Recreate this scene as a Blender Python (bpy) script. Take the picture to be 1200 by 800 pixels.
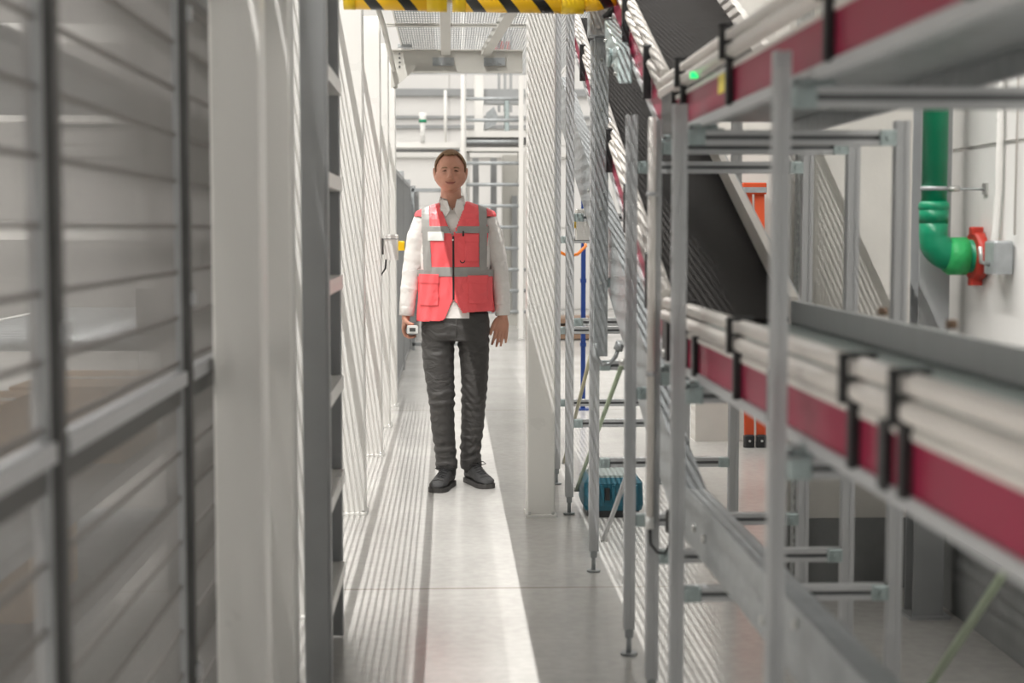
import bpy, math, random
from mathutils import Vector, Matrix
scene = bpy.context.scene
for o in list(bpy.data.objects):
    bpy.data.objects.remove(o, do_unlink=True)
COL = scene.collection
random.seed(7)
PI = math.pi

# ------------------------------------------------------------------ camera
cam_d = bpy.data.cameras.new('camera')
cam = bpy.data.objects.new('camera', cam_d)
COL.objects.link(cam)
cam.location = (0, 0, 1.42)
pitch = math.atan(132 / 1800.0)
yaw = math.atan(75 / 1800.0 * math.cos(pitch))
cam.rotation_euler = (PI / 2 - pitch, 0, -yaw)
cam_d.sensor_width = 36
cam_d.lens = 54
cam_d.clip_start = 0.05
cam_d.clip_end = 200
cam_d.dof.use_dof = True
cam_d.dof.focus_distance = 8.4
cam_d.dof.aperture_fstop = 2.6
scene.camera = cam

# ------------------------------------------------------------------ exposure, world, large lights
vs = scene.view_settings
vs.view_transform = 'Standard'
vs.look = 'None'
vs.gamma = 1
vs.use_curve_mapping = False
vs.exposure = 0.17
w = bpy.data.worlds.new('hall_ambient')  # uniform world fill added as the hall's ambient light
scene.world = w
w.use_nodes = True
w.node_tree.nodes['Background'].inputs[0].default_value = (1.0, 0.98, 0.95, 1)
w.node_tree.nodes['Background'].inputs[1].default_value = 0.24

def area(name, loc, sx, sy, power, color=(1, 0.97, 0.93), rot=(0, 0, 0)):
    d = bpy.data.lights.new(name, 'AREA')
    d.shape = 'RECTANGLE'
    d.size = sx
    d.size_y = sy
    d.energy = power
    d.color = color
    o = bpy.data.objects.new(name, d)
    o.location = loc
    o.rotation_euler = rot
    COL.objects.link(o)
    return o

# the row of strip lamps high on the left that throws the striped light
area('strip_lamp_light', (-1.5, 3.0, 7.9), 0.02, 24.0, 2150, rot=(0, math.radians(10), 0))
# ceiling light fields of the hall beyond the aisle and over the aisle
area('hall_light_far', (1.0, 20.0, 7.9), 12.0, 10.0, 620)
area('hall_light_right', (5.5, 13.0, 7.9), 4.0, 10.0, 300)
area('hall_light_left', (-3.6, 5.0, 7.9), 2.0, 8.0, 28)

# ------------------------------------------------------------------ helpers
def tag(o, label=None, cat=None, group=None, kind=None):
    if label: o['label'] = label
    if cat: o['category'] = cat
    if group: o['group'] = group
    if kind: o['kind'] = kind
    return o

def empty(name, loc, label, cat, group=None, rz=0):
    o = bpy.data.objects.new(name, None)
    COL.objects.link(o)
    o.location = loc
    o.rotation_euler = (0, 0, rz)
    return tag(o, label, cat, group)

class MB:
    def __init__(self):
        self.v = []; self.f = []; self.m = []; self.s = []
        self.mat = 0
    def add(self, vs, fs, smooth=False):
        b = len(self.v)
        self.v += [tuple(x) for x in vs]
        for f in fs:
            self.f.append(tuple(i + b for i in f)); self.m.append(self.mat); self.s.append(smooth)
        return self
    def box(self, a, b):
        (x0, y0, z0), (x1, y1, z1) = a, b
        vs = [(x0,y0,z0),(x1,y0,z0),(x1,y1,z0),(x0,y1,z0),(x0,y0,z1),(x1,y0,z1),(x1,y1,z1),(x0,y1,z1)]
        return self.add(vs, [(0,3,2,1),(4,5,6,7),(0,1,5,4),(1,2,6,5),(2,3,7,6),(3,0,4,7)])
    def cbox(self, a, b, c=0.004):
        """box with chamfered vertical (z) edges and chamfered top"""
        (x0, y0, z0), (x1, y1, z1) = a, b
        def ring(i, z):
            return [(x0+i+c,y0+i,z),(x1-i-c,y0+i,z),(x1-i,y0+i+c,z),(x1-i,y1-i-c,z),(x1-i-c,y1-i,z),(x0+i+c,y1-i,z),(x0+i,y1-i-c,z),(x0+i,y0+i+c,z)]
        rs = ring(0, z0) + ring(0, z1 - c) + ring(c * .7, z1)
        fs = []
        for k in range(2):
            for i in range(8):
                j = (i + 1) % 8
                fs.append((k*8+i, k*8+j, k*8+8+j, k*8+8+i))
        fs.append(tuple(range(7, -1, -1))); fs.append(tuple(range(16, 24)))
        return self.add(rs, fs)
    def bar(self, p, q, wdt, hgt, up=(0, 0, 1)):
        """rectangular bar from p to q"""
        p = Vector(p); q = Vector(q); d = (q - p).normalized()
        u = Vector(up)
        s = d.cross(u)
        if s.length < 1e-5: s = d.cross(Vector((1, 0, 0)))
        s.normalize(); u = s.cross(d).normalized()
        vs = []
        for c in (p, q):
            for a, b in ((-1,-1),(1,-1),(1,1),(-1,1)):
                vs.append(c + s * a * wdt / 2 + u * b * hgt / 2)
        return self.add(vs, [(0,1,2,3),(7,6,5,4),(0,4,5,1),(1,5,6,2),(2,6,7,3),(3,7,4,0)])
    def tube(self, pts, r, n=12, cap=True, smooth=True):
        pts = [Vector(p) for p in pts]
        if not hasattr(r, '__len__'): r = [r] * len(pts)
        vs = []; fs = []
        prev = None
        for i, p in enumerate(pts):
            if i == 0: d = pts[1] - p
            elif i == len(pts) - 1: d = p - pts[i-1]
            else: d = (pts[i+1] - p).normalized() + (p - pts[i-1]).normalized()
            d.normalize()
            if prev is None:
                a = d.orthogonal().normalized()
            else:
                a = (prev - d * prev.dot(d)).normalized()
            prev = a
            b = d.cross(a)
            for k in range(n):
                t = 2 * PI * k / n
                vs.append(p + (a * math.cos(t) + b * math.sin(t)) * r[i])
        for i in range(len(pts) - 1):
            for k in range(n):
                j = (k + 1) % n
                fs.append((i*n+k, i*n+j, (i+1)*n+j, (i+1)*n+k))
        self.add(vs, fs, smooth)
        if cap:
            b0 = len(self.v) - len(vs)
            self.f.append(tuple(b0 + k for k in range(n-1, -1, -1))); self.m.append(self.mat); self.s.append(False)
            self.f.append(tuple(b0 + (len(pts)-1)*n + k for k in range(n))); self.m.append(self.mat); self.s.append(False)
        return self
    def prism(self, poly, axis, a, b):
        """poly list of 2-D points; extruded along axis 'x','y','z' from a to b"""
        def P(u, v, t):
            return {'x': (t, u, v), 'y': (u, t, v), 'z': (u, v, t)}[axis]
        n = len(poly)
        vs = [P(u, v, a) for u, v in poly] + [P(u, v, b) for u, v in poly]
        fs = [(i, (i+1) % n, n + (i+1) % n, n + i) for i in range(n)]
        fs += [tuple(range(n-1, -1, -1)), tuple(range(n, 2*n))]
        return self.add(vs, fs)
    def loft(self, rings, smooth=True, cap=True):
        n = len(rings[0]); vs = [p for r in rings for p in r]; fs = []
        for i in range(len(rings) - 1):
            for k in range(n):
                j = (k + 1) % n
                fs.append((i*n+k, i*n+j, (i+1)*n+j, (i+1)*n+k))
        if cap:
            fs.append(tuple(range(n-1, -1, -1))); fs.append(tuple((len(rings)-1)*n + k for k in range(n)))
        return self.add(vs, fs, smooth)
    def build(self, name, mats, parent=None, bevel=0, loc=None):
        me = bpy.data.meshes.new(name)
        me.from_pydata([tuple(p) for p in self.v], [], self.f)
        if not isinstance(mats, (list, tuple)): mats = [mats]
        for m in mats: me.materials.append(m)
        for p, mi, s in zip(me.polygons, self.m, self.s):
            p.material_index = mi; p.use_smooth = s
        me.validate(); me.update()
        import bmesh
        bm = bmesh.new(); bm.from_mesh(me)
        bmesh.ops.recalc_face_normals(bm, faces=bm.faces)
        bm.to_mesh(me); bm.free()
        o = bpy.data.objects.new(name, me)
        COL.objects.link(o)
        if loc: o.location = loc
        if parent: o.parent = parent
        if bevel:
            b = o.modifiers.new('bevel', 'BEVEL'); b.width = bevel; b.segments = 2; b.limit_method = 'ANGLE'
        return o

def nb():
    return MB()

def wpart(m, name, mat, root, bevel=0):
    """part built in world coordinates and parented to a root standing at root.location (no rotation)"""
    L = root.location if root.parent is None else root.location + root.parent.location
    m.v = [(x - L[0], y - L[1], z - L[2]) for x, y, z in m.v]
    return m.build(name, mat, root, bevel)

def copy_tree(o, parent=None):
    c = o.copy(); COL.objects.link(c)
    c.parent = parent
    for ch in [x for x in COL.objects if x.parent == o]:
        copy_tree(ch, c)
    return c

# ------------------------------------------------------------------ materials
def mat(name, color, rough=0.5, metal=0.0, noise=0.0, nscale=8.0, bump=0.0, bscale=60.0, spec=0.5, stretch=None, emis=None, color2=None):
    m = bpy.data.materials.new(name); m.use_nodes = True
    nt = m.node_tree; b = nt.nodes['Principled BSDF']
    b.inputs['Base Color'].default_value = (*color, 1)
    b.inputs['Roughness'].default_value = rough
    b.inputs['Metallic'].default_value = metal
    b.inputs['Specular IOR Level'].default_value = spec
    tc = nt.nodes.new('ShaderNodeTexCoord')
    mp = nt.nodes.new('ShaderNodeMapping')
    nt.links.new(tc.outputs['Object'], mp.inputs['Vector'])
    if stretch: mp.inputs['Scale'].default_value = stretch
    if noise or color2:
        n = nt.nodes.new('ShaderNodeTexNoise'); n.inputs['Scale'].default_value = nscale; n.inputs['Detail'].default_value = 5
        nt.links.new(mp.outputs[0], n.inputs['Vector'])
        r = nt.nodes.new('ShaderNodeValToRGB')
        r.color_ramp.elements[0].position = 0.3; r.color_ramp.elements[1].position = 0.7
        c2 = color2 or tuple(min(1, c * (1 + noise)) for c in color)
        c1 = color if color2 else tuple(c * (1 - noise) for c in color)
        r.color_ramp.elements[0].color = (*c1, 1); r.color_ramp.elements[1].color = (*c2, 1)
        nt.links.new(n.outputs['Fac'], r.inputs['Fac'])
        nt.links.new(r.outputs['Color'], b.inputs['Base Color'])
        r2 = nt.nodes.new('ShaderNodeMapRange')
        r2.inputs['To Min'].default_value = max(0, rough - 0.08); r2.inputs['To Max'].default_value = min(1, rough + 0.08)
        nt.links.new(n.outputs['Fac'], r2.inputs['Value']); nt.links.new(r2.outputs[0], b.inputs['Roughness'])
    if bump:
        n2 = nt.nodes.new('ShaderNodeTexNoise'); n2.inputs['Scale'].default_value = bscale; n2.inputs['Detail'].default_value = 4
        nt.links.new(mp.outputs[0], n2.inputs['Vector'])
        bp = nt.nodes.new('ShaderNodeBump'); bp.inputs['Strength'].default_value = bump; bp.inputs['Distance'].default_value = 0.02
        nt.links.new(n2.outputs['Fac'], bp.inputs['Height']); nt.links.new(bp.outputs[0], b.inputs['Normal'])
    if emis:
        b.inputs['Emission Color'].default_value = (*color, 1); b.inputs['Emission Strength'].default_value = emis
    return m

M = {}
M['wall'] = mat('painted_panel_white', (.80, .79, .77), .45, noise=.02, nscale=1.5)
M['wall_cream'] = mat('painted_concrete_cream', (.66, .64, .60), .6, noise=.05, nscale=5, bump=.05)
M['plinth'] = mat('concrete_plinth', (.22, .225, .225), .75, noise=.12, nscale=6, bump=.1)
M['ceiling'] = mat('ceiling_sheet', (.7, .7, .69), .6, noise=.03)
M['white_paint'] = mat('white_powder_coat', (.78, .77, .74), .30, noise=.02, nscale=3)
M['white_glossy'] = mat('white_enamel', (.72, .71, .68), .22, noise=.02, nscale=3)
M['cream_steel'] = mat('cream_beam_paint', (.55, .54, .50), .4, noise=.03, nscale=4)
M['alu'] = mat('anodised_aluminium', (.50, .51, .52), .45, .12, noise=.04, nscale=20, stretch=(1, 1, .05))
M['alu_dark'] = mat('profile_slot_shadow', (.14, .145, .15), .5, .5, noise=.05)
M['galv'] = mat('galvanised_sheet', (.36, .38, .39), .42, .35, noise=.14, nscale=26)
M['galv_rough'] = mat('weathered_galvanised', (.27, .28, .275), .6, .4, noise=.35, nscale=60)
M['grey_steel'] = mat('grey_paint_steel', (.33, .34, .345), .5, .1, noise=.05, nscale=6)
M['dark_steel'] = mat('dark_grey_steel', (.10, .10, .098), .5, .3, noise=.1, nscale=10)
M['fence_bar'] = mat('mesh_bar_grey', (.17, .16, .152), .5, .2, noise=.05)
M['wire'] = mat('mesh_wire_grey', (.23, .222, .215), .45, .3, noise=.05)
M['red'] = mat('raspberry_red_panel', (.30, .014, .055), .45, nscale=4, color2=(.35, .024, .07), spec=.35)
M['pipe'] = mat('cream_white_tube', (.74, .70, .66), .35, noise=.05, nscale=6)
M['strap'] = mat('black_plastic', (.018, .018, .02), .45, noise=.2, nscale=30)
M['belt'] = mat('black_rubber_belt', (.018, .016, .015), .75, spec=.2, noise=.15, nscale=30, bump=.06, bscale=200)
M['belt_grey'] = mat('green_grey_belt', (.22, .27, .26), .4, noise=.06, nscale=8)
M['green'] = mat('green_pipe', (.0, .22, .105), .35, noise=.08, nscale=10)
M['green_light'] = mat('light_green_sleeve', (.02, .36, .10), .5, noise=.15, nscale=30, bump=.2, bscale=80)
M['red_metal'] = mat('red_cast_metal', (.48, .035, .02), .45, noise=.15, nscale=15)
M['orange_red'] = mat('orange_red_fibreglass', (.58, .075, .018), .45, noise=.06, nscale=10)
M['yellow'] = mat('yellow_plastic', (.93, .62, .01), .35, noise=.03)
M['teal'] = mat('teal_plastic', (.01, .095, .14), .4, noise=.08, nscale=12)
M['zinc_green'] = mat('zinc_passivated_rod', (.42, .50, .36), .35, .4, noise=.12, nscale=8, stretch=(1, 1, 1))
M['zinc_yellow'] = mat('yellow_zinc_rod', (.50, .47, .33), .35, .4, noise=.12, nscale=8)
M['cardboard'] = mat('cardboard', (.66, .48, .33), .8, noise=.08, nscale=10)
M['blue'] = mat('blue_rack_paint', (.01, .045, .22), .4, noise=.05)
M['orange'] = mat('orange_cable', (.85, .22, .01), .4, noise=.04)
M['bolt'] = mat('zinc_bolt', (.6, .6, .58), .3, .8, noise=.05)
M['brown'] = mat('brown_knob', (.22, .14, .09), .5, noise=.1)
M['zincbracket'] = mat('bluish_zinc_casting', (.40, .47, .47), .4, .5, noise=.15, nscale=30)
M['led_green'] = mat('green_led', (.02, .9, .2), .3, emis=1.2, noise=.01)
M['sticker'] = mat('yellow_sticker', (.9, .72, .08), .5, noise=.03)
M['label_white'] = mat('white_label', (.8, .8, .78), .6, noise=.03)
M['lamp'] = mat('lamp_diffuser', (1, .97, .92), .4, emis=6.0, noise=.01)

def floor_mat():
    m = mat('polished_concrete', (.52, .51, .49), .22, noise=.06, nscale=1.6)
    nt = m.node_tree; b = nt.nodes['Principled BSDF']
    ramp = [n for n in nt.nodes if n.type == 'VALTORGB'][0]
    tc = [n for n in nt.nodes if n.type == 'TEX_COORD'][0]
    sp = nt.nodes.new('ShaderNodeSeparateXYZ'); nt.links.new(tc.outputs['Object'], sp.inputs[0])
    # saw-cut joints every 6 m along y (one at y = 6.0) and one at x = 3
    def joint(sock, off, per, wd):
        a = nt.nodes.new('ShaderNodeMath'); a.operation = 'ADD'; a.inputs[1].default_value = 60 * per - off + per / 2
        nt.links.new(sock, a.inputs[0])
        f = nt.nodes.new('ShaderNodeMath'); f.operation = 'MODULO'; f.inputs[1].default_value = per
        nt.links.new(a.outputs[0], f.inputs[0])
        s = nt.nodes.new('ShaderNodeMath'); s.operation = 'SUBTRACT'; s.inputs[1].default_value = per / 2
        nt.links.new(f.outputs[0], s.inputs[0])
        ab = nt.nodes.new('ShaderNodeMath'); ab.operation = 'ABSOLUTE'; nt.links.new(s.outputs[0], ab.inputs[0])
        lt = nt.nodes.new('ShaderNodeMath'); lt.operation = 'LESS_THAN'; lt.inputs[1].default_value = wd
        nt.links.new(ab.outputs[0], lt.inputs[0])
        return lt.outputs[0]
    j = joint(sp.outputs['Y'], 6.0, 6.0, 0.010)
    n = nt.nodes.new('ShaderNodeTexNoise'); n.inputs['Scale'].default_value = 22; n.inputs['Detail'].default_value = 6
    nt.links.new(tc.outputs['Object'], n.inputs['Vector'])
    sc = nt.nodes.new('ShaderNodeMapRange'); sc.inputs['From Min'].default_value = .35; sc.inputs['From Max'].default_value = .65
    sc.inputs['To Min'].default_value = .93; sc.inputs['To Max'].default_value = 1.03
    nt.links.new(n.outputs['Fac'], sc.inputs['Value'])
    mu = nt.nodes.new('ShaderNodeVectorMath'); mu.operation = 'SCALE'
    nt.links.new(ramp.outputs['Color'], mu.inputs[0]); nt.links.new(sc.outputs[0], mu.inputs['Scale'])
    mx = nt.nodes.new('ShaderNodeMixRGB'); mx.inputs[2].default_value = (.34, .32, .28, 1)
    nt.links.new(j, mx.inputs[0]); nt.links.new(mu.outputs[0], mx.inputs[1])
    nt.links.new(mx.outputs[0], b.inputs['Base Color'])
    bp = nt.nodes.new('ShaderNodeBump'); bp.inputs['Strength'].default_value = .04; bp.inputs['Distance'].default_value = .01
    n3 = nt.nodes.new('ShaderNodeTexNoise'); n3.inputs['Scale'].default_value = 3
    nt.links.new(tc.outputs['Object'], n3.inputs['Vector']); nt.links.new(n3.outputs['Fac'], bp.inputs['Height'])
    nt.links.new(bp.outputs[0], b.inputs['Normal'])
    return m
M['floor'] = floor_mat()

def hazard_mat():
    m = mat('yellow_black_hazard', (.93, .60, .01), .3)
    nt = m.node_tree; b = nt.nodes['Principled BSDF']
    tc = [n for n in nt.nodes if n.type == 'TEX_COORD'][0]
    sp = nt.nodes.new('ShaderNodeSeparateXYZ'); nt.links.new(tc.outputs['Object'], sp.inputs[0])
    a = nt.nodes.new('ShaderNodeMath'); a.operation = 'MULTIPLY_ADD'; a.inputs[1].default_value = 1.0
    nt.links.new(sp.outputs['X'], a.inputs[0])
    z = nt.nodes.new('ShaderNodeMath'); z.operation = 'MULTIPLY'; z.inputs[1].default_value = 0.9
    nt.links.new(sp.outputs['Z'], z.inputs[0]); nt.links.new(z.outputs[0], a.inputs[2])
    c = nt.nodes.new('ShaderNodeMath'); c.operation = 'ADD'; c.inputs[1].default_value = 13.06
    nt.links.new(a.outputs[0], c.inputs[0])
    f = nt.nodes.new('ShaderNodeMath'); f.operation = 'MODULO'; f.inputs[1].default_value = 0.13
    nt.links.new(c.outputs[0], f.inputs[0])
    lt = nt.nodes.new('ShaderNodeMath'); lt.operation = 'LESS_THAN'; lt.inputs[1].default_value = 0.05
    nt.links.new(f.outputs[0], lt.inputs[0])
    mx = nt.nodes.new('ShaderNodeMixRGB'); mx.inputs[1].default_value = (.95, .55, .01, 1); mx.inputs[2].default_value = (.015, .014, .012, 1)
    nt.links.new(lt.outputs[0], mx.inputs[0]); nt.links.new(mx.outputs[0], b.inputs['Base Color'])
    return m
M['hazard'] = hazard_mat()

# ------------------------------------------------------------------ setting
def struct(name, m, mt, label=None):
    o = m.build(name, mt)
    o['kind'] = 'structure'
    if label: o['label'] = label
    return o
struct('floor', nb().box((-7, -10, -.2), (9, 27.2, 0)), M['floor'], 'pale polished concrete floor of the hall')
struct('ceiling', nb().box((-7, -10, 8.6), (9, 27.2, 8.8)), M['ceiling'], 'pale ceiling high above the aisle')
struct('wall_left', nb().box((-7.2, -10, 0), (-7, 27.2, 8.6)), M['wall'], 'white wall far to the left behind the guard fence')

def panel_wall():
    m = nb()
    x = -7.0
    # insulated wall panels, 1.0 m high with shallow joints
    z = 0
    while z < 8.6:
        for (x0, x1) in ((-7, -1.9), (-1.88, .02), (.04, 2.9), (2.92, 5.9), (5.92, 9)):
            m.box((x0, 27.0, z + .012), (x1, 27.15, min(8.6, z + 1.42)))
        z += 1.43
    m.box((-7, 27.03, 0), (9, 27.2, 8.6))
    return m
struct('wall_far', panel_wall(), M['wall'], 'white panelled wall at the far end of the aisle')
rm = nb()
rm.box((1.87, 0, .28), (2.05, 3.9, 1.70)); rm.box((1.87, 3.91, .28), (2.05, 5.92, 1.70))
rm.box((1.87, 0, 1.715), (2.05, 3.9, 4.2)); rm.box((1.87, 3.91, 1.715), (2.05, 5.92, 4.2))
rm.box((1.885, 0, .28), (2.05, 5.92, 4.2))
struct('wall_right', rm, M['wall'], 'white panelled wall on the right behind the green pipe')
rp = nb().box((1.862, 0, 0), (2.06, 5.92, .279))
struct('baseboard_right', rp, M['plinth'], 'dark grey concrete plinth along the right wall')
struct('wall_corner', nb().box((1.32, 5.95, .28), (2.05, 6.2, 4.2)), M['wall_cream'], 'cream wall end behind the aluminium frames')
struct('baseboard_corner', nb().box((1.315, 5.94, 0), (2.05, 6.2, .279)), M['plinth'], 'dark grey concrete plinth under the cream wall end')
struct('wall_back', nb().box((1.65, 10.15, 0), (3.6, 10.35, 4.2)), M['wall_cream'], 'cream wall piece behind the orange stepladder')

# far wall rails (trim)
for i, (z0, z1, y0) in enumerate(((3.72, 3.84, 26.9), (3.33, 3.38, 26.93), (3.16, 3.22, 26.93), (2.66, 2.74, 26.9))):
    struct('trim_%d' % (i + 1), nb().box((-6.9, y0, z0), (8.9, 27.0, z1)), M['grey_steel'] if i < 3 else M['white_paint'], 'horizontal sheet rail on the far white wall')

# ------------------------------------------------------------------ overhead grating platform (its bars stripe the light)
Zd = 2.72
DY0, DY1 = -1.0, 13.2
deck = empty('grating_platform', (0, 7, Zd), 'grey steel grating platform overhead, spanning the aisle above the columns', 'platform')
g = nb()
def bars(x0, x1, pitch=.0175, th=.0035, h=.012):
    x = x0
    while x < x1:
        g.box((x - th/2, DY0, Zd), (x + th/2, DY1, Zd + h)); x += pitch
def bars2(x0, x1, ya, yb, pitch, th, h):
    x = x0
    while x < x1:
        g.box((x - th/2, ya, Zd), (x + th/2, yb, Zd + h)); x += pitch
bars(-1.75, -0.60); bars2(-0.32, .95, 4.2, DY1, .0165, .0045, .006)
y = DY0
while y < DY1:
    g.box((-1.75, y, Zd + .008), (-0.60, y + .003, Zd + .012))
    if y > 4.2: g.box((-0.32, y, Zd + .006), (.95, y + .003, Zd + .010))
    y += .076
wpart(g, 'grating', M['galv'], deck)
e = nb(); e.box((-.770, DY0, Zd - .004), (-.754, DY1, Zd + .014)); wpart(e, 'bearing_bar', M['white_paint'], deck)
e = nb(); e.box((-.592, DY0, Zd - .004), (-.570, DY1, Zd + .012)); wpart(e, 'edge_trim', M['white_paint'], deck)
e = nb(); e.box((-.330, DY0, Zd - .01), (-.320, DY1, Zd + .03)); wpart(e, 'edge_trim', M['white_paint'], deck)
e = nb(); e.box((-.32, DY0, Zd), (.95, 4.19, Zd + .006)); wpart(e, 'cover_plate', M['galv'], deck)
e = nb(); e.box((.95, DY0, Zd - .01), (.96, DY1, Zd + .03)); wpart(e, 'edge_trim', M['white_paint'], deck)
# unseen tray added above the platform; it throws the plain band of shade on the floor
ct = empty('shade_tray', (-.66, 6, 4.5), 'added unseen grey tray above the grating platform, shading a floor band', 'shade blocker')
e = nb(); e.box((-.730, -1, 4.5), (-.590, 13.2, 4.504)); e.box((-.730, -1, 4.504), (-.727, 13.2, 4.56)); e.box((-.593, -1, 4.504), (-.590, 13.2, 4.56)); wpart(e, 'tray', M['galv'], ct)
for y in (0, 4, 8, 12): wpart(nb().tube([(-.66, y, 4.504), (-.66, y, 8.6)], .006, 6), 'hanger_rod', M['galv'], ct)
# clips under the grating
for (cx, cy) in ((-.36, 8.6), (.03, 8.7), (.36, 8.9), (-.3, 11.0), (.32, 10.6)):
    c = nb().box((cx - .05, cy - .02, Zd - .022), (cx + .05, cy + .03, Zd - .001)); wpart(c, 'grating_clip', M['galv'], deck)

def beam(name, x0, x1, y, z0, z1, label, d=.10):
    """I-section cross beam along x"""
    t = empty(name, ((x0 + x1) / 2, y, z0), label, 'beam')
    m = nb(); tk = .008
    m.box((x0, y - d/2, z0), (x1, y + d/2, z0 + tk)); m.box((x0, y - d/2, z1 - tk), (x1, y + d/2, z1)); m.box((x0, y - .004, z0 + tk), (x1, y + .004, z1 - tk))
    wpart(m, 'beam_section', M['cream_steel'], t)
    return t
bt = beam('cross_beam', -.395, .53, 10.95, 2.52, 2.675, 'cream steel cross beam with two bracket plates, spanning the far columns')
for cx in (-.03, .33):
    b = nb().box((cx - .075, 10.925, 2.565), (cx + .075, 10.945, 2.62)); b.box((cx - .05, 10.91, 2.58), (cx - .02, 10.93, 2.605)); b.box((cx + .02, 10.91, 2.58), (cx + .05, 10.93, 2.605))
    wpart(b, 'bracket_plate', M['galv'], bt)
gp = nb().prism([(-.395, 2.40), (-.395, 2.56), (-.22, 2.56), (-.23, 2.53), (-.33, 2.44)], 'y', 10.88, 10.888); wpart(gp, 'gusset_plate', M['cream_steel'], bt)
for k in range(4):
    b = nb().tube([(-.335 + .0 * k, 10.874, 2.55 + .03 * k), (-.335, 10.884, 2.55 + .03 * k)], .008, 8); wpart(b, 'bolt', M['dark_steel'], bt)
beam('cross_beam', -.395, .53, 9.55, 2.655, 2.675, 'thin white crossbar under the grating, nearer than the deep beam', .03)
# joists along y
for i, (xa, xb, ya, yb, lab) in enumerate(((-.012, -.012, 7.7, 10.88, 'straight pale joist under the grating in the middle of the aisle'), (.40, .27, 8.3, 10.88, 'slanting pale joist under the grating by the right column'))):
    o = nb().bar((xa, ya, 2.68), (xb, yb, 2.655), .065, .045).build('deck_joist', M['cream_steel']); tag(o, lab, 'joist')
o = nb().tube([(-.385, 8.6, 2.64), (-.385, 9.5, 2.64), (-.375, 11.0, 2.52), (-.37, 11.05, 2.42)], .016, 10).build('handrail_tube', M['cream_steel']); tag(o, 'thin cream tube running under the platform edge by the left columns', 'tube')
# flat light panels above the grating
for (x0, x1, y0, y1) in ((-.30, .02, 9.9, 10.7), (.06, .46, 9.9, 10.7)):
    pass

# ------------------------------------------------------------------ steel columns
def column(xr, y, w, label, top=Zd, flange=False, side='l', baseproj=.008):
    """painted square column; xr = right face"""
    t = empty('steel_column', (xr - w / 2, y + w / 2, 0), label, 'column', None)
    m = nb().cbox((xr - w, y, .012), (xr, y + w, top), .006); wpart(m, 'shaft', M['white_paint'], t)
    b = nb().cbox((xr - w - baseproj, y - .02, 0), (xr + baseproj, y + w + .02, .014), .003); wpart(b, 'base_plate', M['white_paint'], t)
    for s in (-1, 1):
        c = nb().tube([(xr - w / 2 + s * w * .42, y - .012, .012), (xr - w / 2 + s * w * .42, y - .012, .026)], .007, 6); wpart(c, 'anchor_bolt', M['bolt'], t)
    return t
column(-.445, 3.70, .12, 'wide white column nearest the camera on the left, blurred and striped')
column(-.447, 4.42, .12, 'second white column from the camera, just behind the nearest blurred one')
column(-.508, 5.55, .12, 'slim pale column seen between the second column and the grey ladder upright')
column(-.415, 7.59, .14, 'broad white column right of the grey ladder upright, bright at its top')
column(-.415, 9.57, .14, 'white column second behind the grey ladder upright, with a switch box beside it')
column(-.418, 10.97, .14, 'white column carrying the left end of the deep cross beam')
column(-.412, 12.24, .14, 'farthest white column of the left row')
column(.524, 7.50, .138, 'broad white column on the right of the walking man')

# ------------------------------------------------------------------ mesh guard fence, left foreground
FX = -.60
def fence_panel(y0, y1, label):
    t = empty('mesh_fence_panel', (FX, (y0 + y1) / 2, .1), label, 'fence panel', 'mesh guard fence panels')
    m = nb()
    y = y0 + .012
    while y < y1:
        m.add([(FX-.0010, y, .10), (FX, y-.0010, .10), (FX+.0010, y, .10), (FX, y+.0010, .10),
               (FX-.0014, y, 1.96), (FX, y-.0014, 1.96), (FX+.0014, y, 1.96), (FX, y+.0014, 2.6)],
              [(0,1,5,4),(1,2,6,5),(2,3,7,6),(3,0,4,7)], True); y += .0135
    wpart(m, 'vertical_wires', M['wire'], t)
    m = nb(); z = .12
    while z < 1.94:
        if abs(z - 1.02) > .06: m.box((FX + .001, y0, z), (FX + .006, y1, z + .009))
        z += .1
    wpart(m, 'horizontal_wires', M['fence_bar'], t)
    m = nb()
    m.box((FX - .012, y0, .06), (FX + .012, y1, .10)); m.box((FX - .012, y0, 1.96), (FX + .012, y1, 2.64))
    m.box((FX - .012, y0 - .004, .06), (FX + .012, y0 + .014, 2.0)); m.box((FX - .012, y1 - .014, .06), (FX + .012, y1 + .004, 2.0))
    wpart(m, 'panel_frame', M['grey_steel'], t)
    m = nb().box((FX - .012, y0, 1.075), (FX + .022, y1, 1.105)); wpart(m, 'mid_rail', M['alu'], t)
    m = nb().box((FX - .008, y0, 1.03), (FX + .008, y1, 1.074)); wpart(m, 'kick_band', M['dark_steel'], t)
    return t
fence_panel(1.10, 2.28, 'blurred wire mesh panel at the left edge of the picture')
fence_panel(2.36, 3.42, 'grey wire mesh panel between the two dark fence posts')
fence_panel(3.52, 4.60, 'narrow strip of wire mesh panel left of the nearest white column')
for (y, lab) in ((2.32, 'dark fence post, the more blurred one farther left'), (3.47, 'dark fence post just left of the nearest white column')):
    t = empty('fence_post', (FX + .0, y, 0), lab, 'post')
    m = nb().cbox((FX - .02, y - .018, .01), (FX + .024, y + .018, 2.04), .003); wpart(m, 'post_tube', M['dark_steel'], t)
    m = nb().box((FX - .05, y - .05, 0), (FX + .06, y + .05, .01)); wpart(m, 'foot_plate', M['dark_steel'], t)
    for z in (.4, 1.25, 1.88):
        m = nb().box((FX + .024, y - .012, z), (FX + .034, y + .012, z + .03)); wpart(m, 'clamp', M['alu'], t)

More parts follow.
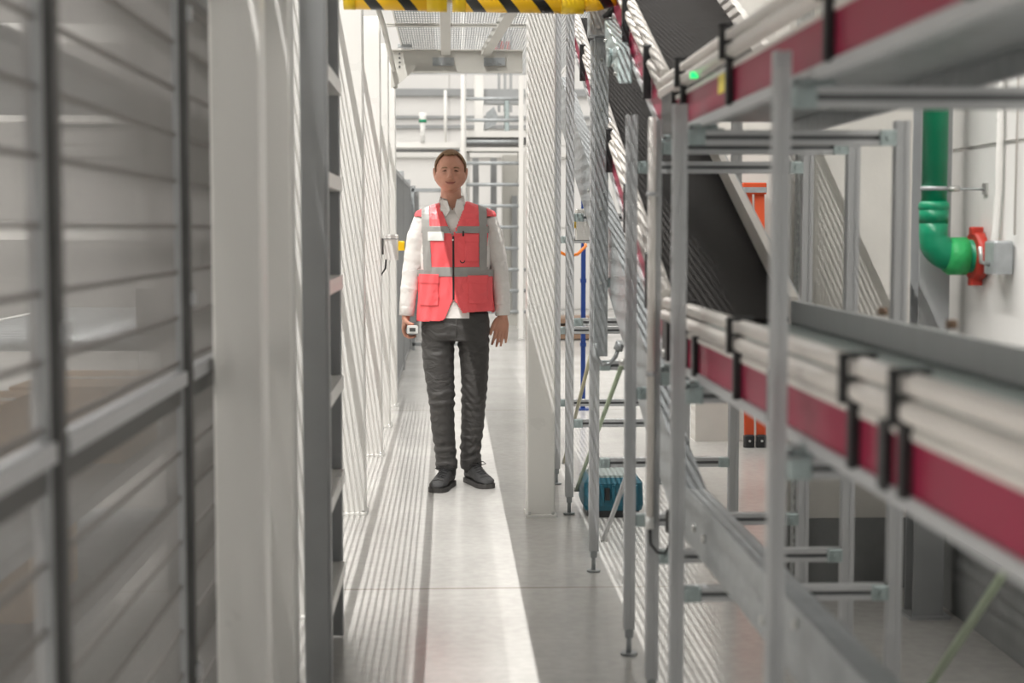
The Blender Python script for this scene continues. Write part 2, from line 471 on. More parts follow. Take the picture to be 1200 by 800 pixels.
# ------------------------------------------------------------------ grey ladder-type upright, left
t = empty('ladder_upright', (-.40, 4.95, 0), 'grey steel ladder-type rack upright with pale rungs, left of the aisle', 'rack upright')
m = nb().cbox((-.437, 4.60, .01), (-.361, 4.64, 2.66), .003); m.box((-.361, 4.60, .01), (-.357, 4.66, 2.66)); wpart(m, 'upright', M['grey_steel'], t)
m = nb().cbox((-.437, 5.27, .01), (-.368, 5.31, 2.66), .003); wpart(m, 'upright', M['grey_steel'], t)
m = nb().box((-.437, 4.64, .01), (-.432, 5.27, 2.66)); wpart(m, 'side_sheet', M['dark_steel'], t)
for z in (1.893, 1.57, 1.242, .898, .573, .25, 2.22, 2.55):
    m = nb().box((-.432, 4.64, z - .024), (-.359, 5.27, z + .022)); wpart(m, 'rung', M['white_paint'], t)
m = nb().box((-.47, 4.56, 0), (-.35, 4.70, .01)); wpart(m, 'foot_plate', M['grey_steel'], t)

# ------------------------------------------------------------------ hazard striped head-height crossbar
t = empty('hazard_bar', (.14, 6.04, 2.282), 'yellow and black striped padded crossbar overhead across the aisle', 'barrier')
R_ = .05
for k, (xa, xb, za, zb) in enumerate(((-.375, -.002, 2.317, 2.309), (.02, .50, 2.309, 2.304))):
    m = nb().tube([(xa, 6.04, za), (xb, 6.04, zb)], R_, 20)
    wpart(m, 'striped_sleeve', M['hazard'], t)
for (xa, xb, z) in ((-.40, -.355, 2.317), (-.08, -.001, 2.310), (.019, .07, 2.310), (.44, .53, 2.305)):
    m = nb().tube([(xa, 6.04, z), (xb, 6.04, z)], R_ + .002, 20); wpart(m, 'yellow_band', M['yellow'], t)
m = nb().tube([(.50, 6.04, 2.306), (.58, 6.04, 2.314), (.645, 6.04, 2.332)], R_ - .002, 20); wpart(m, 'striped_sleeve', M['hazard'], t)
m = nb().tube([(-.50, 6.04, 2.322), (.01, 6.04, 2.310), (.645, 6.04, 2.332)], .02, 12); wpart(m, 'core_pipe', M['white_paint'], t)

# ------------------------------------------------------------------ aluminium support frames of the conveyors
def frame(y, top, back_top, bars_, label, pw=.04, xf=.60, xb=1.18, foot_front=True, grp='aluminium conveyor support frames'):
    t = empty('support_frame', ((xf + xb) / 2, y, 0), label, 'support frame', grp)
    for (x, zt, side) in ((xf, top, 1), (xb, back_top, -1)):
        h = pw / 2
        m = nb()
        # slotted aluminium profile: solid core with proud corner ribs
        m.box((x - h + .003, y - h + .003, .09), (x + h - .003, y + h - .003, zt - .002))
        for sx in (-1, 1):
            for sy in (-1, 1):
                cx, cy = x + sx * (h - pw * .17), y + sy * (h - pw * .17)
                m.box((cx - pw*.17, cy - pw*.17, .088), (cx + pw*.17, cy + pw*.17, zt))
        po = wpart(m, 'post', M['alu'], t)
        m = nb().tube([(x, y, .008), (x, y, .09)], .009, 10); m.tube([(x, y, 0), (x, y, .008)], .028, 16); m.box((x - .013, y - .013, .06), (x + .013, y + .013, .09))
        wpart(m, 'levelling_foot', M['galv'], po)
    for z in bars_:
        m = nb()
        xa, xc = xf + pw / 2, xb - pw / 2
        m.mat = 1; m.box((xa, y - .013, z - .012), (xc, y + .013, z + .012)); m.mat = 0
        for s in (-1, 1):
            m.box((xa, y - .02, z + s * .0125 - .0065), (xc, y + .02, z + s * .0125 + .0065))
        cb = wpart(m, 'crossbar', [M['alu'], M['alu_dark']], t)
        for (x, s) in ((xa, 1), (xc, -1)):
            c = nb().cbox((min(x, x + s*.045), y - .026, z - .02), (max(x, x + s*.045), y + .0, z + .02), .004)
            c.tube([(x + s*.022, y - .033, z), (x + s*.022, y - .02, z)], .008, 8)
            cc = wpart(c, 'corner_clamp', M['zincbracket'], cb)
    return t
frame(2.765, 1.738, 1.70, (1.655, .985), 'nearest aluminium post frame, standing tallest in front of both conveyors', .030)
frame(3.98, 1.741, 1.70, (1.655, .985, .46), 'second aluminium frame from the camera on the right', .036)
frame(4.46, 1.735, 1.70, (1.655, .985, .457), 'third aluminium frame from the right foreground, carrying the vertical conduit', .036)
frame(5.03, 1.79, 1.75, (1.62, .88, .457), 'fourth aluminium frame from the right foreground, where the conveyors start climbing', .036)
frame(6.28, 2.18, 2.15, (1.20, .86, .457), 'aluminium frame under the climbing conveyors in front of the teal case', .040)
frame(7.57, 2.7, 2.65, (1.475, .96, .457), 'aluminium frame right behind the broad right-hand column', .040)
frame(8.47, 2.7, 2.65, (1.36, .86, .457), 'farthest aluminium frame beside the broad right-hand column', .040)
# wider galvanised upper post sleeve and junction box at the 6.28 frame
t = empty('galvanised_upright', (.618, 6.24, 0.93), 'flat galvanised upright with bolt holes on the front of the sixth frame', 'upright')
m = nb().cbox((.592, 6.235, .90), (.650, 6.255, 2.19), .002); wpart(m, 'upright_plate', M['galv'], t)
for z in (2.10, 1.9, 1.5, 1.2):
    wpart(nb().tube([(.62, 6.228, z), (.62, 6.236, z)], .006, 8), 'bolt', M['bolt'], t)
t = empty('junction_box', (.61, 6.2, 2.19), 'galvanised junction box with black hoses at the top of the upright', 'junction box')
m = nb().cbox((.565, 6.18, 2.19), (.645, 6.27, 2.36), .004); wpart(m, 'housing', M['galv'], t)
for k in range(3):
    wpart(nb().tube([(.62 + .012*k, 6.17, 2.26), (.66, 6.15, 2.29 + .02*k), (.70, 6.16, 2.33 + .015*k), (.76, 6.25, 2.30)], .009, 8), 'hose', M['strap'], t)
for z in (2.22, 2.30):
    wpart(nb().tube([(.60, 6.17, z), (.60, 6.18, z)], .007, 8), 'screw', M['bolt'], t)

# braces
def rod(p, q, mt, label, r=.009):
    t = empty('brace_rod', ((p[0] + q[0]) / 2, (p[1] + q[1]) / 2, min(p[2], q[2])), label, 'brace')
    m = nb().tube([p, q], r, 10); wpart(m, 'rod', mt, t)
    for e_ in (p, q):
        wpart(nb().tube([(e_[0] - .012, e_[1], e_[2]), (e_[0] + .014, e_[1], e_[2])], .013, 8), 'end_bolt', M['bolt'], t)
rod((.64, 8.44, .13), (.64, 6.62, .97), M['zinc_yellow'], 'yellowish diagonal brace rod behind the broad right-hand column')
rod((.64, 7.60, .12), (.64, 5.60, .93), M['zinc_green'], 'greenish diagonal brace rod left of the teal case')
rod((.64, 6.26, .14), (.63, 5.22, .62), M['alu'], 'grey diagonal brace rod crossing in front of the teal case')
rod((1.18, 3.66, .30), (1.18, 2.82, .98), M['zinc_green'], 'greenish yellow diagonal brace rod in the bottom right corner', .011)

# ------------------------------------------------------------------ conveyors
CX0, CX1 = .66, 1.05
def level_conveyor(y0, y1, zb, label, under=False):
    """zb = top of the red side panel"""
    t = empty('level_conveyor', (.85, (y0 + y1) / 2, zb - .1), label, 'conveyor')
    m = nb().box((CX0, y0, zb - .08), (CX0 + .012, y1, zb)); wpart(m, 'red_side_panel', M['red'], t)
    m = nb()
    m.box((CX0 - .004, y0, zb), (CX0 + .02, y1, zb + .012)); wpart(m, 'panel_lip', M['pipe'], t)
    m = nb(); m.box((CX0 - .006, y0, zb - .105), (CX0 + .02, y1, zb - .081)); wpart(m, 'lower_rail', M['alu'], t)
    for dz, dx in ((.078, .004), (.040, -.004)):
        m = nb().tube([(CX0 + dx, y0, zb + dz), (CX0 + dx, y1, zb + dz)], .0175, 14); wpart(m, 'guide_tube', M['pipe'], t)
    m = nb().box((CX0 + .02, y0, zb + .002), (CX1 - .01, y1, zb + .012)); wpart(m, 'belt', M['belt_grey'], t)
    m = nb().box((CX0 + .02, y0, zb - .045), (CX1 - .01, y1, zb - .035)); wpart(m, 'under_tray', M['galv'], t)
    m = nb().box((CX1 - .01, y0, zb + .02), (CX1 + .015, y1, zb + .082)); wpart(m, 'far_side_rail', M['alu'], t)
    m = nb().box((CX1 - .008, y0, zb - .09), (CX1 + .012, y1, zb + .02)); wpart(m, 'far_side_panel', M['galv'], t)
    m = nb(); y = y0 + .02
    while y < y1:
        m.box((CX0 + .021, y, zb - .064), (CX0 + .045, y + .013, zb - .046)); y += .026
    m.box((CX0 + .02, y0, zb - .05), (CX0 + .05, y1, zb - .045))
    wpart(m, 'drive_chain', M['strap'], t)
    return t
LC = level_conveyor(1.0, 4.62, 1.12, 'lower level conveyor with raspberry red side panel and two cream guide tubes')
UC = level_conveyor(1.0, 4.70, 1.79, 'upper level conveyor with raspberry red side, seen from below at top right')

def strap(parent, y, zb, wd=.022, double=False):
    """black bracket clamping guide tubes to the side panel"""
    m = nb()
    x = CX0 - .012
    m.box((x - .006, y, zb - .085), (x + .012, y + wd, zb + .03))
    m.box((x - .022, y + .004, zb + .02), (x - .008, y + wd - .002, zb + .10))
    m.box((x - .022, y + .004, zb + .092), (x + .04, y + wd - .002, zb + .102))
    m.box((x - .01, y, zb + .055), (x + .02, y + wd, zb + .064))
    wpart(m, 'tube_bracket', M['strap'], parent, .002)
for y in (1.52, 2.14, 2.42, 3.42, 4.20): strap(LC, y, 1.12)
for y in (2.24, 3.05, 4.02): 
    m = nb().box((CX0 - .014, y, 1.03), (CX0 + .002, y + .035, 1.135)); wpart(m, 'panel_joint_cover', M['strap'], LC)
for y in (1.9, 2.62, 3.55, 4.25): strap(UC, y, 1.79)
m = nb().box((CX0 - .016, 4.50, 1.03), (CX0 + .03, 4.60, 1.17)); wpart(m, 'end_cap', M['strap'], LC)
wpart(nb().tube([(CX0 - .022, 4.55, 1.05), (CX0 - .012, 4.55, 1.05)], .012, 10), 'axle_bolt', M['bolt'], LC)
m = nb().box((CX0 - .014, 4.45, 1.68), (CX0 + .03, 4.66, 1.83)); wpart(m, 'end_cap', M['strap'], UC)
m = nb().box((CX0 - .004, 3.62, 1.745), (CX0 - .001, 3.74, 1.79)); wpart(m, 'yellow_sticker', M['sticker'], UC)
wpart(nb().box((CX0 - .03, 3.995, 1.81), (CX0 - .012, 4.01, 1.825)), 'status_light', M['led_green'], UC)
# hoses of the upper conveyor and bolt heads on the far rail
for (y,) in ((3.6,), (3.1,), (2.55,), (2.1,)):
    wpart(nb().tube([(CX1 - .03, y, 1.225), (CX1 - .01, y, 1.225)], .010, 10), 'knob', M['brown'], LC)
for k in range(10):
    y = 1.4 + k * .3
    wpart(nb().tube([(CX0 + .06, y, 1.74), (CX0 + .06, y, 1.725)], .008, 8), 'chain_bolt', M['bolt'], UC)
# zinc clamps that tie both level conveyors to the posts
for (P_, zc) in ((LC, 1.00), (UC, 1.67)):
    for y in (2.80, 4.01, 4.49):
        c = nb().cbox((.625, y - .03, zc - .018), (.70, y + .02, zc + .022), .005); c.tube([(.60, y, zc), (.72, y, zc)], .012, 10); c.tube([(.66, y - .042, zc), (.66, y - .02, zc)], .011, 8)
        wpart(c, 'post_clamp', M['zincbracket'], P_)

SL = .385
def climb(y0, y1, z0, label, tubes=True, name='climbing_conveyor'):
    """conveyor rising away from the camera; z0 = panel top height at y0"""
    t = empty(name, (.85, y0, z0 - .1), label, 'conveyor')
    def Z(y): return z0 + (y - y0) * SL
    def slab(xa, xb, d0, d1):
        m = nb()
        m.prism([(y0, Z(y0) + d0), (y1, Z(y1) + d0), (y1, Z(y1) + d1), (y0, Z(y0) + d1)], 'x', xa, xb)
        return m
    wpart(slab(CX0, CX0 + .012, -.085, .0), 'red_side_panel', M['red'], t)
    wpart(slab(CX0 - .004, CX0 + .02, .0, .012), 'panel_lip', M['pipe'], t)
    wpart(slab(CX0 - .006, CX0 + .02, -.112, -.086), 'lower_rail', M['alu'], t)
    for dz, dx in ((.082, .004), (.042, -.004)):
        wpart(nb().tube([(CX0 + dx, y0, Z(y0) + dz), (CX0 + dx, y1, Z(y1) + dz)], .0175, 14), 'guide_tube', M['pipe'], t)
    wpart(slab(CX0 + .02, CX1 - .01, -.004, .008), 'belt', M['belt'], t)
    wpart(slab(CX0 + .02, CX1 - .01, -.05, -.044), 'under_tray', M['galv'], t)
    wpart(slab(CX1 - .01, CX1 + .015, -.08, .075), 'far_side_rail', M['pipe'], t)
    wpart(slab(CX1 + .015, CX1 + .028, .03, .06), 'rail_rib', M['alu'], t)
    k = 0
    y = y0 + .25
    while y < y1:
        m = nb(); d = .02
        x = CX0 - .012
        m.prism([(y, Z(y) - .07), (y + d, Z(y + d) - .07), (y + d, Z(y + d) + .10), (y, Z(y) + .10)], 'x', x - .018, x + .008)
        wpart(m, 'tube_bracket', M['strap'], t); y += .62
    return t
C1 = climb(4.64, 8.25, 1.14, 'lower climbing conveyor with black belt rising away to the upper left')
C2 = climb(4.72, 6.75, 1.81, 'upper climbing conveyor with black belt, rising out of the top of the picture')
# drive bracket hanging from the upper climbing conveyor
t = empty('drive_unit', (.70, 5.75, 1.9), 'bluish zinc drive unit hung beneath the upper climbing conveyor', 'drive')
m = nb().prism([(5.45, 1.93), (5.9, 2.10), (5.95, 2.22), (5.5, 2.06)], 'x', .602, .652); wpart(m, 'gear_housing', M['zincbracket'], t, .006)
m = nb().tube([(.588, 5.7, 2.05), (.602, 5.7, 2.05)], .035, 16); wpart(m, 'cover_disc', M['zincbracket'], t)
for k in range(5):
    wpart(nb().tube([(.592, 5.50 + k * .09, 1.97 + k * .040), (.604, 5.50 + k * .09, 1.97 + k * .040)], .006, 8), 'screw', M['bolt'], t)

# galvanised channel below: slanting then level
t = empty('cable_channel', (.68, 4.2, .56), 'galvanised side channel slanting down and running level towards the camera', 'channel')
ysl = [(9.0, 2.30, 2.02), (8.0, 1.97, 1.68), (5.75, 1.25, .985), (4.95, .95, .70), (4.50, .78, .585), (4.2, .70, .555), (1.2, .705, .570)]
m = nb()
m.prism([(a, b) for a, b, c in ysl] + [(a, c) for a, b, c in reversed(ysl)], 'x', .660, .664)
wpart(m, 'side_sheet', M['galv'], t)
for nm, idx, s in (('upper_flange', 1, 1), ('lower_flange', 2, -1)):
    m = nb()
    pts = [(r[0], r[idx]) for r in ysl]
    m.prism([(a, b) for a, b in pts] + [(a, b - s * .004) for a, b in reversed(pts)], 'x', .664, .715)
    wpart(m, nm, M['galv'], t)
m = nb()
m.prism([(a, b - .01) for a, b, c in ysl] + [(a, c + .01) for a, b, c in reversed(ysl)], 'x', .712, .715); wpart(m, 'inner_sheet', M['galv'], t)
for (y, z) in ((3.15, .60), (3.0, .60), (2.85, .67), (3.9, .62), (4.05, .62), (4.3, .63), (5.6, 1.06), (6.4, 1.35), (7.2, 1.6)):
    wpart(nb().tube([(.652, y, z), (.661, y, z)], .010, 10), 'bolt', M['bolt'], t)
m = nb().tube([(.650, 6.62, 1.40), (.662, 6.62, 1.40)], .030, 20); wpart(m, 'round_plug', M['grey_steel'], t)

# conduit with plug on the third frame
t = empty('vertical_conduit', (.592, 4.42, .55), 'cream conduit clipped to an aluminium post, ending in a black cable', 'conduit')
wpart(nb().tube([(.588, 4.425, 1.74), (.588, 4.425, .58)], .0115, 12), 'tube', M['pipe'], t)
wpart(nb().tube([(.588, 4.425, .58), (.588, 4.425, .545)], .013, 12), 'end_sleeve', M['label_white'], t)
for z in (1.52, 1.0): wpart(nb().tube([(.588, 4.425, z - .006), (.588, 4.425, z + .006)], .017, 12), 'clip', M['alu'], t)
wpart(nb().tube([(.588, 4.425, .55), (.590, 4.42, .50), (.61, 4.42, .475), (.632, 4.42, .472), (.645, 4.42, .50), (.646, 4.42, .545)], .004, 8), 'cable', M['strap'], t)
wpart(nb().cbox((.634, 4.405, .535), (.658, 4.435, .60), .004), 'plug', M['strap'], t)
# grey hose loop
m = nb().tube([(.598, 6.22, .955), (.602, 6.215, .90), (.625, 6.21, .868), (.655, 6.21, .872), (.68, 6.21, .90), (.695, 6.21, .945)], .009, 8)
m.tube([(.69, 6.21, .93), (.70, 6.2, .96)], .02, 10)
tag(m.build('grey_hose', M['galv']), 'grey hose loop hanging in front of the aluminium upright', 'hose')

# safety switch boxes with yellow caps
def switch(loc, s, label):
    t = empty('switch_box', loc, label, 'switch box')
    x, y, z = loc
    wpart(nb().cbox((x - .045, y - .03, z), (x + .045, y + .03, z + .16), .006), 'housing', M['white_paint'], t)
    wpart(nb().box((x - .046, y - .034, z + .13), (x + .046, y - .028, z + .135)), 'lid_seam', M['grey_steel'], t)
    a, b = (x + .045, x + .085) if s > 0 else (x - .09, x - .045)
    m = nb().cbox((a, y - .03, z + .06), (b, y + .03, z + .12), .008)
    for k in range(3): m.box((a + .008 + k * .012, y - .033, z + .06), (a + .013 + k * .012, y - .03, z + .12))
    wpart(m, 'yellow_cap', M['yellow'], t)
    wpart(nb().tube([(x - s * .03, y - .03, z + .005), (x - s * .035, y - .035, z - .05), (x - s * .06, y - .03, z - .09), (x - s * .09, y - .02, z - .06)], .006, 8), 'cable', M['strap'], t)
    return t
switch((-.355, 9.62, 1.225), 1, 'white switch box with yellow cap on the left row of columns')
switch((.70, 7.90, 1.363), -1, 'white switch box with yellow cap beside the right-hand posts')
tag(nb().box((-.412, 9.60, 1.26), (-.399, 9.64, 1.36)).build('mounting_plate', M['dark_steel']), 'small dark mounting plate behind the left switch box', 'plate')

# teal case on the floor
t = empty('plastic_case', (.81, 7.62, 0), 'teal plastic case with black base on the floor under the frames', 'case')
def rrect(x0, x1, y0, y1, r, z, n=5):
    pts = []
    for (cx, cy, a0) in ((x1 - r, y1 - r, 0), (x0 + r, y1 - r, 90), (x0 + r, y0 + r, 180), (x1 - r, y0 + r, 270)):
        for k in range(n + 1):
            a = math.radians(a0 + 90 * k / n); pts.append((cx + r * math.cos(a), cy + r * math.sin(a), z))
    return pts
m = nb().loft([rrect(.672, .955, 7.46, 7.80, .04, .035), rrect(.665, .962, 7.45, 7.81, .045, .06), rrect(.668, .958, 7.455, 7.805, .045, .17), rrect(.69, .935, 7.48, 7.78, .05, .195)], smooth=False)
wpart(m, 'body', M['teal'], t)
wpart(nb().loft([rrect(.685, .945, 7.47, 7.79, .04, .0), rrect(.685, .945, 7.47, 7.79, .04, .036)], smooth=False), 'black_base', M['strap'], t)
for x in (.70, .745, .80, .86, .91): wpart(nb().cbox((x, 7.438, .065), (x + .018, 7.455, .165), .002), 'rib', M['teal'], t)
wpart(nb().box((.765, 7.44, .09), (.79, 7.452, .15)), 'latch', M['strap'], t)
wpart(nb().loft([rrect(.70, .925, 7.49, 7.77, .05, .195), rrect(.705, .92, 7.495, 7.765, .05, .205)], smooth=False), 'lid', M['belt_grey'], t)

# orange stepladder
t = empty('stepladder', (1.99, 9.9, 0), 'orange red stepladder with black feet leaning by the cream wall piece', 'ladder')
for x in (1.955, 2.035):
    wpart(nb().bar((x, 9.86, .07), (x + .0, 10.02, 1.70), .062, .022, up=(0, 1, 0)), 'rail', M['orange_red'], t)
    f = nb().cbox((x - .034, 9.835, 0), (x + .034, 9.89, .085), .01); f.mat = 0
    ft = wpart(f, 'foot', M['strap'], t)
    wpart(nb().tube([(x, 9.828, .045), (x, 9.836, .045)], .008, 8), 'rivet', M['bolt'], t)
for k in range(5): wpart(nb().box((1.93, 9.90 + k * .03, .35 + k * .28), (2.06, 9.98 + k * .03, .375 + k * .28)), 'tread', M['alu'], t)
m = nb().cbox((1.915, 9.97, 1.645), (2.075, 10.06, 1.72), .006); wpart(m, 'top_cap', M['orange_red'], t)
m = nb().box((1.915, 9.962, 1.655), (2.075, 9.97, 1.69)); wpart(m, 'perforated_strip', M['galv'], t)

# green pipe with coupling, red flange and rod
t = empty('green_pipe', (1.69, 5.3, 1.32), 'green pipe coming down and bending towards the right wall', 'pipe')
px, py, pz, pr = 1.69, 5.30, 1.325, .044
wpart(nb().tube([(px, py, 3.2), (px, py, 1.48)], pr, 28), 'vertical_run', M['green'], t)
m = nb().tube([(px, py, 1.515), (px, py, 1.505), (px, py, 1.49), (px, py, 1.48)], [pr + .002, pr + .009, pr + .009, pr + .002], 28); m.tube([(px, py, 1.49), (px, py, 1.44)], pr + .006, 28)
wpart(m, 'coupling', M['green'], t)
pts = [(px, py, 1.45)]
for k in range(9):
    a = k / 8 * PI / 2; pts.append((px + .075 * (1 - math.cos(a)) , py, 1.40 - .075 * math.sin(a)))
pts.append((px + .085, py, pz))
wpart(nb().tube(pts, [pr + .005] * 3 + [pr + .01] * 8, 28), 'elbow', M['green'], t)
m = nb().tube([(px + .045, py, pz + .002), (px + .06, py, pz), (px + .115, py, pz), (px + .118, py, pz)], [.056, .066, .066, .058], 28); wpart(m, 'light_sleeve', M['green_light'], t)
wpart(nb().tube([(px + .11, py, pz), (1.872, py, pz)], .058, 28), 'horizontal_run', M['green'], t)
t = empty('pipe_flange', (1.855, 5.3, pz), 'red cast flange clamping the green pipe to the right wall', 'flange')
wpart(nb().tube([(1.825, py, pz), (1.858, py, pz)], [.082, .088], 28), 'ring', M['red_metal'], t)
for a in range(4):
    aa = a * PI / 2 + PI/2
    wpart(nb().cbox((1.82, py + .088 * math.cos(aa) - .018, pz + .088 * math.sin(aa) - .014), (1.862, py + .088 * math.cos(aa) + .018, pz + .088 * math.sin(aa) + .014), .004), 'lug', M['red_metal'], t)
t = empty('pipe_hanger', (1.78, 5.3, 1.559), 'zinc threaded rod holding the green pipe off the right wall', 'pipe hanger')
wpart(nb().tube([(px, py, 1.552), (px, py, 1.566)], pr + .004, 24), 'clamp_ring', M['galv'], t)
wpart(nb().tube([(px + .04, py - .01, 1.559), (1.868, py - .01, 1.556)], .004, 8), 'rod', M['galv'], t)
wpart(nb().tube([(px + .045, py - .01, 1.559), (px + .085, py - .01, 1.559)], .010, 8), 'nut_sleeve', M['bolt'], t)
wpart(nb().box((1.862, py - .03, 1.54), (1.869, py + .01, 1.578)), 'wall_plate', M['bolt'], t)

t = empty('wall_conduit', (1.85, 4.95, 1.3), 'pale conduit on the right wall curling into a grey valve box', 'conduit')
wpart(nb().tube([(1.852, 5.12, 3.0), (1.852, 5.12, 1.55), (1.848, 5.14, 1.36), (1.842, 5.14, 1.31), (1.835, 5.12, 1.285), (1.835, 5.08, 1.28), (1.835, 5.05, 1.29)], .0125, 12), 'tube', M['white_paint'], t)
wpart(nb().cbox((1.80, 5.0, 1.27), (1.865, 5.10, 1.38), .006), 'valve_box', M['galv'], t)
wpart(nb().tube([(1.80, 5.05, 1.30), (1.77, 5.04, 1.31), (1.765, 5.04, 1.36)], .007, 8), 'pipe_stub', M['bolt'], t)
m = nb().tube([(1.858, 4.98, 3.0), (1.858, 4.98, 1.40)], .004, 8); wpart(m, 'wire', M['pipe'], t)

# H-section column by the right wall
t = empty('wide_flange_column', (1.745, 5.50, 0), 'grey H-section column standing in the corner behind the green pipe', 'column')
m = nb().box((1.69, 5.45, .012), (1.80, 5.458, 4.1)); m.box((1.69, 5.552, .012), (1.80, 5.56, 4.1)); m.box((1.741, 5.458, .012), (1.748, 5.552, 4.1)); wpart(m, 'shaft', M['grey_steel'], t)
wpart(nb().box((1.675, 5.43, 0), (1.825, 5.58, .012)), 'base_plate', M['grey_steel'], t)
# weathered galvanised post
t = empty('galvanised_post', (1.367, 5.88, 0), 'rough weathered galvanised post at the edge of the cream wall end', 'post')
wpart(nb().cbox((1.339, 5.86, .01), (1.395, 5.915, 3.2), .003), 'shaft', M['galv_rough'], t)
wpart(nb().box((1.325, 5.845, 0), (1.41, 5.93, .01)), 'base_plate', M['galv_rough'], t)

# ------------------------------------------------------------------ background equipment
# far platform with slatted ladder
t = empty('maintenance_platform', (.6, 20, 2.5), 'raised grey platform with dark fascia in the far background', 'platform')
wpart(nb().box((.235, 20, 2.50), (1.05, 22.0, 2.60)), 'fascia', M['dark_steel'], t)
wpart(nb().box((.21, 19.97, 2.60), (1.10, 22.03, 2.68)), 'deck_edge', M['white_paint'], t)
wpart(nb().box((.21, 19.97, 2.42), (1.10, 20.02, 2.47)), 'lower_rail', M['white_paint'], t)
for (x, y) in ((1.03, 20.03), (.27, 21.9), (1.03, 21.9)):
    wpart(nb().cbox((x - .04, y - .04, 0), (x + .04, y + .04, 2.5), .005), 'leg', M['white_paint'], t)
wpart(nb().cbox((.345, 20.0, 2.68), (.465, 20.1, 3.9), .005), 'cabinet_post', M['white_paint'], t)
wpart(nb().box((.47, 20.2, 3.05), (1.0, 20.5, 3.22)), 'machine_beam', M['grey_steel'], t)
wpart(nb().prism([(.47, 2.70), (.50, 2.92), (.60, 3.0), (.66, 2.86), (.62, 2.76)], 'y', 20.1, 20.4), 'motor_cover', M['galv'], t)
wpart(nb().cbox((.74, 20.1, 2.68), (.80, 20.3, 3.10), .01), 'motor', M['zincbracket'], t)
for x in (.68, .76, .84): wpart(nb().box((x, 21.0, 3.0), (x + .035, 21.05, 4.1)), 'rail_post', M['grey_steel'], t)
wpart(nb().box((.62, 21, 3.78), (.86, 21.1, 3.95)), 'red_housing', M['red_metal'], t)
t = empty('control_cabinet', (.85, 22.6, 0), 'beige cabinet with grey uprights behind the slatted gate in the far background', 'cabinet')
wpart(nb().cbox((.80, 22.5, 0), (1.12, 23.0, 2.5), .01), 'housing', M['cream_steel'], t)
for (x, za, zb) in ((.62, .6, 2.45), (.93, .2, 1.9), (.36, 1.2, 2.45)): wpart(nb().box((x, 22.44, za), (x + .09, 22.48, zb)), 'upright', M['grey_steel'], t)
t = empty('slatted_gate', (.6, 19.6, 0), 'tall pale gate of horizontal bars behind the man on his right side of the picture', 'gate')
for k in range(11): wpart(nb().tube([(.20, 19.6, .36 + k * .27), (.96, 19.6, .36 + k * .27)] if k > 2 else [(.20, 19.6, .36 + k * .27), (1.02, 19.6, .36 + k * .27)], .022, 10), 'bar', M['galv'], t)
wpart(nb().tube([(.20, 19.6, 0), (.20, 19.6, 4.2)], .035, 12), 'post', M['white_paint'], t)
wpart(nb().bar((.93, 19.6, 0.02), (.93, 19.6, 4.2), .06, .05, up=(0, 1, 0)), 'post', M['white_paint'], t)
wpart(nb().bar((1.09, 19.5, 0.02), (.98, 19.5, 4.2), .05, .05, up=(0, 1, 0)), 'post', M['white_paint'], t)
t = empty('wire_fence', (-.2, 18.0, 0), 'fine wire mesh fence across the far aisle behind the man', 'fence')
m = nb()
for k in range(26): m.tube([(-.42 + k * .025, 18, .1), (-.42 + k * .025, 18, 1.85)], .0022, 4)
for k in range(12): m.tube([(-.42, 18, .12 + k * .157), (.2, 18, .12 + k * .157)], .0022, 4)
wpart(m, 'wire_mesh', M['wire'], t)
m = nb().box((-.42, 17.98, 1.85), (.22, 18.02, 1.89)); m.box((-.42, 17.98, .05), (.22, 18.02, .09)); wpart(m, 'frame_rail', M['galv'], t)
for x in (-.41, .20): wpart(nb().cbox((x - .02, 17.98, 0), (x + .02, 18.02, 1.9), .003), 'post', M['galv'], t)
tag(nb().tube([(.165, 16.0, 0), (.165, 16.0, 6.0)], .024, 12).build('standpipe', M['white_paint']), 'tall slim white pole rising behind the man up past the beam', 'pole')
# louvre-like slat fence continuing the left column row
t = empty('slat_fence', (-.45, 17, 0), 'low grey slat fence continuing the left column row into the distance', 'fence')
m = nb(); y = 12.9
while y < 23.5:
    m.box((-.52, y, .08), (-.45, y + .012, 1.90)); y += .12
wpart(m, 'slats', M['grey_steel'], t)
m = nb().box((-.52, 12.8, 1.90), (-.45, 23.5, 1.94)); m.box((-.52, 12.8, .04), (-.45, 23.5, .08)); wpart(m, 'rail', M['grey_steel'], t)
for y in (12.8, 15.5, 18.2, 20.9, 23.5): wpart(nb().cbox((-.53, y - .03, 0), (-.44, y + .03, 2.0), .004), 'post', M['grey_steel'], t)
# high walkway at left in the background
t = empty('background_walkway', (-.6, 20.5, 2.5), 'thin white walkway edge with small beacon, left of the platform far behind', 'walkway')
wpart(nb().box((-2.2, 20.5, 2.44), (.16, 20.7, 2.47)), 'dark_strip', M['dark_steel'], t)
wpart(nb().box((-2.2, 20.5, 2.49), (.16, 21.2, 2.56)), 'walkway_deck', M['white_paint'], t)
for x in (-1.6, -.9): wpart(nb().box((x, 20.6, 0), (x + .08, 20.68, 2.44)), 'leg', M['white_paint'], t)
wpart(nb().tube([(-.03, 20.55, 2.56), (-.03, 20.55, 3.25)], .02, 10), 'stanchion', M['white_paint'], t)
wpart(nb().tube([(-.33, 20.5, 2.56), (-.33, 20.5, 2.75), (-.33, 20.5, 2.9), (-.33, 20.5, 2.95)], [.03, .035, .05, .05], 12), 'beacon', M['label_white'], t)
wpart(nb().tube([(-.33, 20.5, 2.82), (-.33, 20.5, 2.86)], .052, 12), 'beacon_band', M['green'], t)
